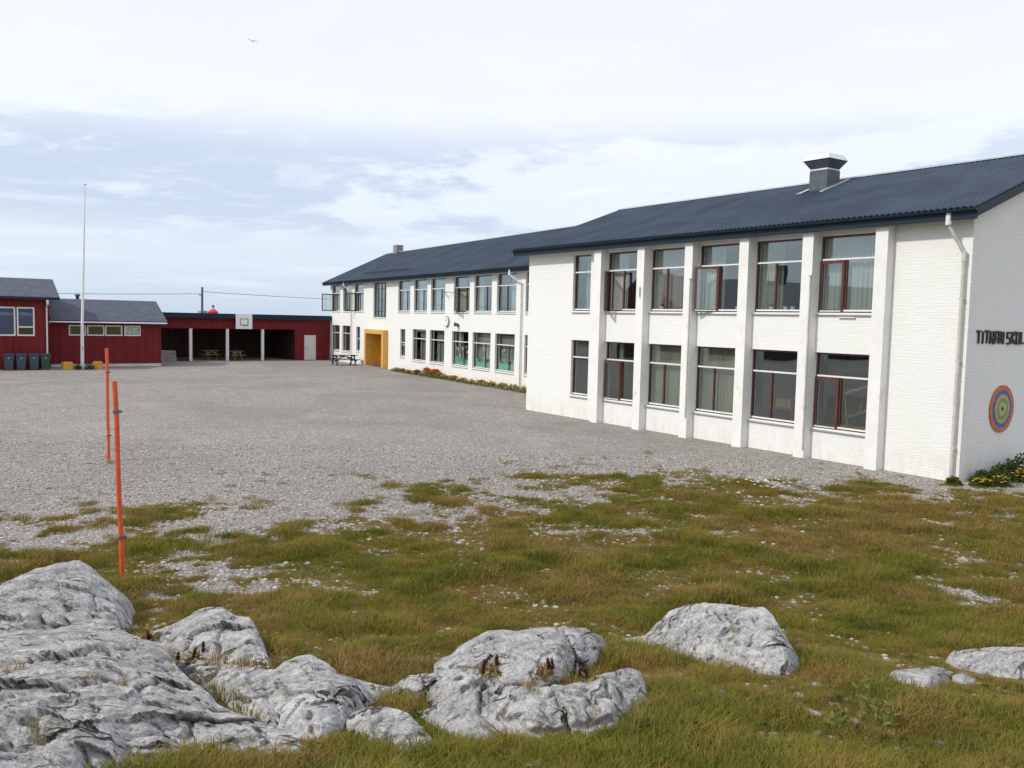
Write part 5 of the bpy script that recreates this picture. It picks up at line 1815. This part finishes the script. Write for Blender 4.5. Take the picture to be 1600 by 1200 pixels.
def scatter(name, label, P, rz, sc, ix, protos, cat=None):
    """instances of the prototype objects on the points of one mesh"""
    coll = bpy.data.collections.new(name + '_kinds')
    for i, o in enumerate(protos):
        o.name = '%s_kind_%02d' % (name, i)
        coll.objects.link(o)
    me = bpy.data.meshes.new(name)
    me.vertices.add(len(P))
    me.vertices.foreach_set('co', np.asarray(P, 'f').ravel())
    for nm, arr, ty in (('rz', rz, 'FLOAT'), ('sc', sc, 'FLOAT'), ('ix', ix, 'INT')):
        a = me.attributes.new(nm, ty, 'POINT')
        a.data.foreach_set('value', np.asarray(arr, 'f' if ty == 'FLOAT' else 'i'))
    o = obj(name, me)
    ng = bpy.data.node_groups.new(name + '_nodes', 'GeometryNodeTree')
    ng.interface.new_socket('Geometry', in_out='INPUT', socket_type='NodeSocketGeometry')
    ng.interface.new_socket('Geometry', in_out='OUTPUT', socket_type='NodeSocketGeometry')
    n, l = ng.nodes, ng.links
    gi, go = n.new('NodeGroupInput'), n.new('NodeGroupOutput')
    ci = n.new('GeometryNodeCollectionInfo')
    ci.inputs['Collection'].default_value = coll
    ci.inputs['Separate Children'].default_value = True
    ci.inputs['Reset Children'].default_value = True
    ip = n.new('GeometryNodeInstanceOnPoints')
    ip.inputs['Pick Instance'].default_value = True

    def attr(nm, ty):
        a = n.new('GeometryNodeInputNamedAttribute')
        a.data_type = ty
        a.inputs['Name'].default_value = nm
        return a.outputs['Attribute']
    cx_ = n.new('ShaderNodeCombineXYZ')
    l.new(attr('rz', 'FLOAT'), cx_.inputs[2])
    l.new(gi.outputs[0], ip.inputs['Points'])
    l.new(ci.outputs[0], ip.inputs['Instance'])
    l.new(attr('ix', 'INT'), ip.inputs['Instance Index'])
    l.new(cx_.outputs[0], ip.inputs['Rotation'])
    l.new(attr('sc', 'FLOAT'), ip.inputs['Scale'])
    l.new(ip.outputs[0], go.inputs[0])
    md = o.modifiers.new('scatter', 'NODES')
    md.node_group = ng
    tag(o, label, cat, kind='stuff')
    return o


def sample(n, u0, u1, v0, v1, power=1.0):
    """random ground points inside the view wedge, denser toward the camera"""
    v = v0 + (v1 - v0) * rng.random(n) ** power
    u = (rng.random(n) * 2 - 1) * (0.66 * v + 0.8)
    return u, v


def ground_points(u, v, dz_=0.0):
    x, y = xy_of(u, v)
    return np.stack([x, y, terrain(u, v) + dz_], -1)


# short turf
u, v = sample(70000, 0, 0, 4.2, 20.5, 1.0)
cv = cover(u, v)
keep = (rng.random(len(u)) < np.clip((cv - 0.22) / 0.52, 0.0, 1)) & ~rock_mask(u, v)
gx, gy = xy_of(u, v)
keep &= ~((gx > -0.35) & (gy > -0.1))
keep &= ~((gx > -1.6) & (gy > 0.3))
u, v, cv = u[keep], v[keep], cv[keep]
nearf = np.clip((11 - v) / 5, 0, 1)
lump = fbm(np.stack([u, v, 0 * u], -1) * 1.6, 3, 71)
brn = fbm(np.stack([u, v, 0 * u], -1) * 0.7, 3, 91)
ixs = rng.integers(0, 3, len(u))
tone = brn + rng.normal(0, 0.10, len(u))
ixs = np.where(tone > 0.535, ixs + 3, ixs)
ixs = np.where((rng.random(len(u)) < 0.02), 6, ixs)
sc = (0.55 + 0.45 * cv) * (0.50 + 0.95 * np.clip((lump - 0.38) * 3.2, 0, 1.3)) * (1 - 0.12 * nearf) * rng.uniform(0.75, 1.25, len(u))
protos = [blade_clump('g', 60, 0.13, 0.03, 0.085, 0.006, 'grass', 1, 0.9, 0.6, 0.0, 0.55), blade_clump('g', 54, 0.14, 0.025, 0.07, 0.006, 'grass', 2, 1.0, 0.6, 0.1, 0.7),
          blade_clump('g', 56, 0.11, 0.035, 0.10, 0.006, 'grass', 3, 0.8, 0.6, 0.0, 0.6),
          blade_clump('g', 54, 0.13, 0.03, 0.08, 0.006, 'grass', 4, 1.0, 0.6, 0.45, 1.0), blade_clump('g', 54, 0.12, 0.03, 0.09, 0.006, 'grass', 5, 1.0, 0.6, 0.5, 1.0),
          blade_clump('g', 36, 0.14, 0.03, 0.07, 0.008, 'straw', 6, 1.1, 0.6, 0.0, 0.8),
          blade_clump('g', 12, 0.10, 0.06, 0.13, 0.004, 'straw', 7, 0.7, 0.6, 0.2, 1.0, heads=True)]
scatter('turf_grass', 'short green and rusty turf growing through the gravel', ground_points(u, v, -0.005), rng.random(len(u)) * 6.28, sc, ixs, protos, 'grass')

# longer grass near the camera and round the rocks
u, v = sample(13000, 0, 0, 4.0, 9.5, 1.0)
pr = np.clip((8.8 - v) / 2.5, 0, 1) * 0.55 * np.clip(fbm(np.stack([u, v, 0 * u], -1) * 1.1, 3, 33) * 2.4 - 0.65, 0.08, 1)
keep = (rng.random(len(u)) < pr) & ~rock_mask(u, v) & (cover(u, v) > 0.4)
u, v = u[keep], v[keep]
protos = [blade_clump('t', 34, 0.11, 0.08, 0.22, 0.006, 'grass', 11, 1.0, 0.7, 0.0, 0.35), blade_clump('t', 30, 0.11, 0.08, 0.20, 0.006, 'grass', 12, 1.0, 0.7, 0.1, 0.7),
          blade_clump('t', 14, 0.12, 0.10, 0.24, 0.004, 'straw', 13, 0.9, 0.6, 0.0, 0.7), blade_clump('t', 30, 0.13, 0.07, 0.17, 0.005, 'grass', 14, 1.2, 0.6, 0.45, 1.0), herb('h', 1, 'leaf', 0.045), herb('h', 2, 'weed', 0.035), herb('h', 3, 'rust', 0.032)]
scatter('long_grass', 'longer tangled grass with straw stalks between the rocks', ground_points(u, v, -0.01), rng.random(len(u)) * 6.28, rng.gamma(9, 0.055, len(u)).clip(0.25, 1.0), rng.choice(7, len(u), p=[0.20, 0.16, 0.13, 0.17, 0.12, 0.12, 0.10]), protos, 'grass')

# loose stones
stone_m = [mat('pale_gravel_stone', (0.42, 0.39, 0.345), 0.9, var=0.15, vscale=30), mat('grey_gravel_stone', (0.27, 0.255, 0.232), 0.9, var=0.2, vscale=30), mat('dark_gravel_stone', (0.13, 0.125, 0.125), 0.9, var=0.2, vscale=30),
           mat('rusty_gravel_stone', (0.34, 0.27, 0.23), 0.9, var=0.2, vscale=30)]
u, v = sample(110000, 0, 0, 4.5, 24, 0.75)
cv = cover(u, v)
gx, gy = xy_of(u, v)
keep = (rng.random(len(u)) < np.clip(1.12 - cv * 1.05, 0.13, 1)) & ~rock_mask(u, v) & ~((gx > -0.32) & (gy > -0.02))
u, v, cv = u[keep], v[keep], cv[keep]
scp = rng.gamma(4, 0.0036, len(u)) * (1 + 0.35 * (cv > 0.3)) + 0.004
ixp = rng.choice(4, len(u), p=[0.42, 0.34, 0.13, 0.11])
scatter('loose_gravel', 'loose pale and grey stones strewn over the yard', ground_points(u, v, 0.002), rng.random(len(u)) * 6.28, np.clip(scp, 0.005, 0.055), ixp, [pebble('p', i, m_) for i, m_ in enumerate(stone_m)], 'gravel')

# small yellow and white flowers in the turf
fpro = []
for nm, mt, sd in (('f', 'petal_y', 1), ('f', 'petal_w', 2)):
    fb = MB()
    
    for q_ in range(6):
        a = q_ * 1.047
        d = Vector((math.cos(a), math.sin(a), 0.3)) * 0.018
        e = Vector((-math.sin(a), math.cos(a), 0)) * 0.007
        p = Vector((0.01, 0, 0.06))
        fb.add([p, p + d * 0.6 + e, p + d, p + d * 0.6 - e], [(0, 1, 2, 3)])
    fpro.append(bpy.data.objects.new(nm, fb.mesh(nm, M[mt], fix=False)))
u, v = sample(75, 0, 0, 4.8, 16, 1.0)
keep = (cover(u, v) > 0.5) & ~rock_mask(u, v)
u, v = u[keep], v[keep]
# a patch of white flowers near the block
d = pix_ray(1195, 762)
v_ = ray_ground_v(1195, 762)
u2 = (d[0] * RT[0] + d[1] * RT[1]) * v_ + rng.normal(0, 0.28, 34)
v2 = v_ + rng.normal(0, 0.35, 34)
uu, vv = np.concatenate([u, u2]), np.concatenate([v, v2])
ixf = np.concatenate([(rng.random(len(u)) < 0.45).astype(int), np.ones(34, int)])
scatter('meadow_flowers', 'tiny yellow and white flowers dotted through the turf', ground_points(uu, vv), rng.random(len(uu)) * 6.28, np.concatenate([rng.uniform(0.5, 0.8, len(u)) * np.clip(v / 9, 0.4, 1), np.full(34, 2.0)]), ixf, fpro, 'flowers')


# dock plants and tufts seated on the rocks
def surface_at(px, py):
    """nearest rock point (or ground) seen at a pixel"""
    best, bd = None, 1e9
    for Pm in ROCKP:
        D = Pm - CAM
        w = D @ _f
        qx = 800 + F_PX * (D @ _r) / w
        qy = 600 - F_PX * (D @ _u) / w
        e = (qx - px) ** 2 + (qy - py) ** 2
        k = np.unravel_index(np.argmin(e), e.shape)
        if e[k] < 60 and w[k] < bd:
            bd, best = w[k], Pm[k]
    if best is None:
        v_ = ray_ground_v(px, py)
        best = CAM + pix_ray(px, py) * v_
    return best


def dock(px, py, h, label, stalks=2, seed=0):
    p = surface_at(px, py)
    rr = random.Random(seed)
    t = thing('dock_plant', label, 'plant', (float(p[0]), float(p[1]), float(p[2]) - 0.02), 0, 'dock plants among the rocks')
    for k in range(stalks):
        mb = MB()
        lean = Vector((rr.uniform(-0.3, 0.3), rr.uniform(-0.3, 0.3), 1)).normalized()
        o = Vector((rr.uniform(-0.05, 0.05) * stalks, rr.uniform(-0.04, 0.04), 0))
        hh_ = h * rr.uniform(0.75, 1.1)
        mb.tube(o, o + lean * hh_, 0.004, 0.002, n=5)
        tn = [0.3] * len(mb.v)
        for i in range(110):
            f = rr.uniform(0.35, 1.0)
            c = o + lean * hh_ * f
            d = Vector((rr.gauss(0, 1), rr.gauss(0, 1), rr.uniform(0, 1))).normalized()
            l = 0.016 * (1.2 - 0.5 * f)
            s_ = d.cross(Vector((0, 0, 1))).normalized() * l * 0.5
            mb.add([c, c + d * l + s_, c + d * l * 1.6, c + d * l - s_], [(0, 1, 2, 3)])
            tn += [rr.random()] * 4
        ob = mb.build('seed_stalk', M['dock'], t, fix=False)
        set_tint(ob.data, tn)
    mb = MB()
    tn = rand_leaves(mb, 60, 0, 0, 0, 0.09, 0.08, 0.07, 0.06, rr)
    ob = mb.build('leaves', M['straw'], t, fix=False)
    set_tint(ob.data, tn)


for i, (px, py, h, st_, lab) in enumerate((
        (895, 1058, 0.24, 1, 'tall single dock stalk at the right foot of the domed boulder'), (850, 1056, 0.17, 3, 'clustered dark dock stalks at the foot of the domed boulder'),
        (768, 1046, 0.14, 2, 'short dock stalks on the left of the domed boulder'), (920, 1055, 0.10, 2, 'low rusty dock plant right of the tall stalk'),
        (235, 998, 0.15, 1, 'single dark red dock stalk beside the smooth boulder'), (302, 1028, 0.14, 3, 'brown dock cluster in the notch before the squat boulder'),
        (1085, 1158, 0.20, 1, 'reddish dock leaf stalk in the grass below the angular boulder'))):
    dock(px, py, h, lab, st_, i)


def tuft(px, py, s, label, seed, mt='grass', n=60, h=0.12, rad=0.12, tl=0.0, th=0.8):
    p = surface_at(px, py)
    o = blade_clump('grass_tuft', n, rad, h * 0.5, h, 0.007, mt, seed, 0.8, 0.6, tl, th)
    COL.objects.link(o)
    o.location = (float(p[0]), float(p[1]), float(p[2]) - 0.015)
    o.scale = (s, s, s)
    tag(o, label, 'grass tuft', 'grass tufts on the rocks')


for i, (px, py, s, lab, mt) in enumerate((
        (345, 1078, 1.0, 'upper part of the grass wedge lying in the hollow of the pale slab', 'grass'), (372, 1092, 1.1, 'middle of the grass wedge in the hollow of the pale slab', 'grass'),
        (378, 1112, 0.9, 'lowest end of the grass wedge in the hollow of the pale slab', 'grass'), (320, 1060, 0.8, 'rusty grass at the top of the hollow in the pale slab', 'straw'),
        (20, 1046, 0.7, 'brown tuft in a dip of the outcrop at the left edge', 'straw'), (140, 1060, 0.5, 'small green tuft on the broad outcrop', 'grass'), (188, 1070, 0.6, 'rusty tuft in a crack of the broad outcrop', 'straw'),
        (60, 1150, 1.0, 'dark green tuft growing low on the broad outcrop', 'grass'), (340, 1032, 0.9, 'rusty grass fringe under the squat boulder', 'straw'), (380, 1034, 0.9, 'rusty grass fringe at the right foot of the squat boulder', 'straw'),
        (640, 1086, 1.0, 'green tuft between the pale slab and the fissured slab', 'grass'), (610, 1092, 0.9, 'green tuft left of the fissured slab', 'grass'), (665, 1090, 0.9, 'rusty tuft at the left end of the fissured slab', 'straw'),
        (830, 1066, 0.7, 'low rusty tuft in the joint behind the fissured slab', 'straw'), (1150, 985, 0.5, 'thin rusty tuft on top of the angular boulder', 'straw'), (85, 935, 0.35, 'small brown tuft on the face of the smooth boulder', 'straw'),
        (1510, 1052, 0.7, 'reddish tuft in front of the flat slab at the right', 'straw'), (670, 1150, 0.7, 'dark tuft between the rounded rock and the wedge', 'grass'), (790, 1115, 0.5, 'rusty tuft in the fissure of the middle slab', 'straw'))):
    tuft(px, py, s, lab, 200 + i, mt)

tuft(186, 908, 0.6, 'small rusty tuft at the foot of the nearer orange pole', 260, 'straw')
tuft(172, 724, 1.0, 'small green tuft at the foot of the farther orange pole', 261, 'grass')
# taller straw stems standing out
for i, (px, py, h) in enumerate(((640, 985, 0.42), (662, 975, 0.36), (548, 990, 0.30), (1328, 985, 0.36), (1350, 1130, 0.22), (1030, 1165, 0.3), (985, 1160, 0.32), (930, 1150, 0.28))):
    p = CAM + pix_ray(px, py) * ray_ground_v(px, py)
    o = blade_clump('stem_clump', 5, 0.05, h * 0.7, h, 0.005, 'straw', 300 + i, 0.35, 0.5, 0.4, 1.0, heads=True)
    COL.objects.link(o)
    o.location = tuple(float(q_) for q_ in p)
    words = ('tall pale grass stems left of the domed boulder, taller pair', 'tall pale grass stems left of the domed boulder, right pair', 'pale grass stems above the pale slab', 'single tall pale stems right of the angular boulder',
             'pale stems low in the right-hand grass', 'pale stems below the right end of the fissured slab', 'pale stems at the foot of the fissured slab, middle', 'pale stems at the foot of the fissured slab, left')
    tag(o, words[i], 'grass stems', 'tall grass stems')
# broad-leaved weed in the right foreground
for i, (px, py, lab) in enumerate(((1345, 1118, 'upright light green leafy weed in the right foreground grass'), (1310, 1140, 'low leafy weed left of the upright one in the right foreground'), (1380, 1135, 'small leafy weed right of the upright one in the foreground'))):
    p = CAM + pix_ray(px, py) * ray_ground_v(px, py)
    leaf_clump('leafy_weed', lab, 'weed', tuple(float(q_) for q_ in p), 0.10, 0.10, (0.30, 0.16, 0.18)[i], 70, 0.06, seed=400 + i, fmat='weed', group='leafy weeds in the foreground')
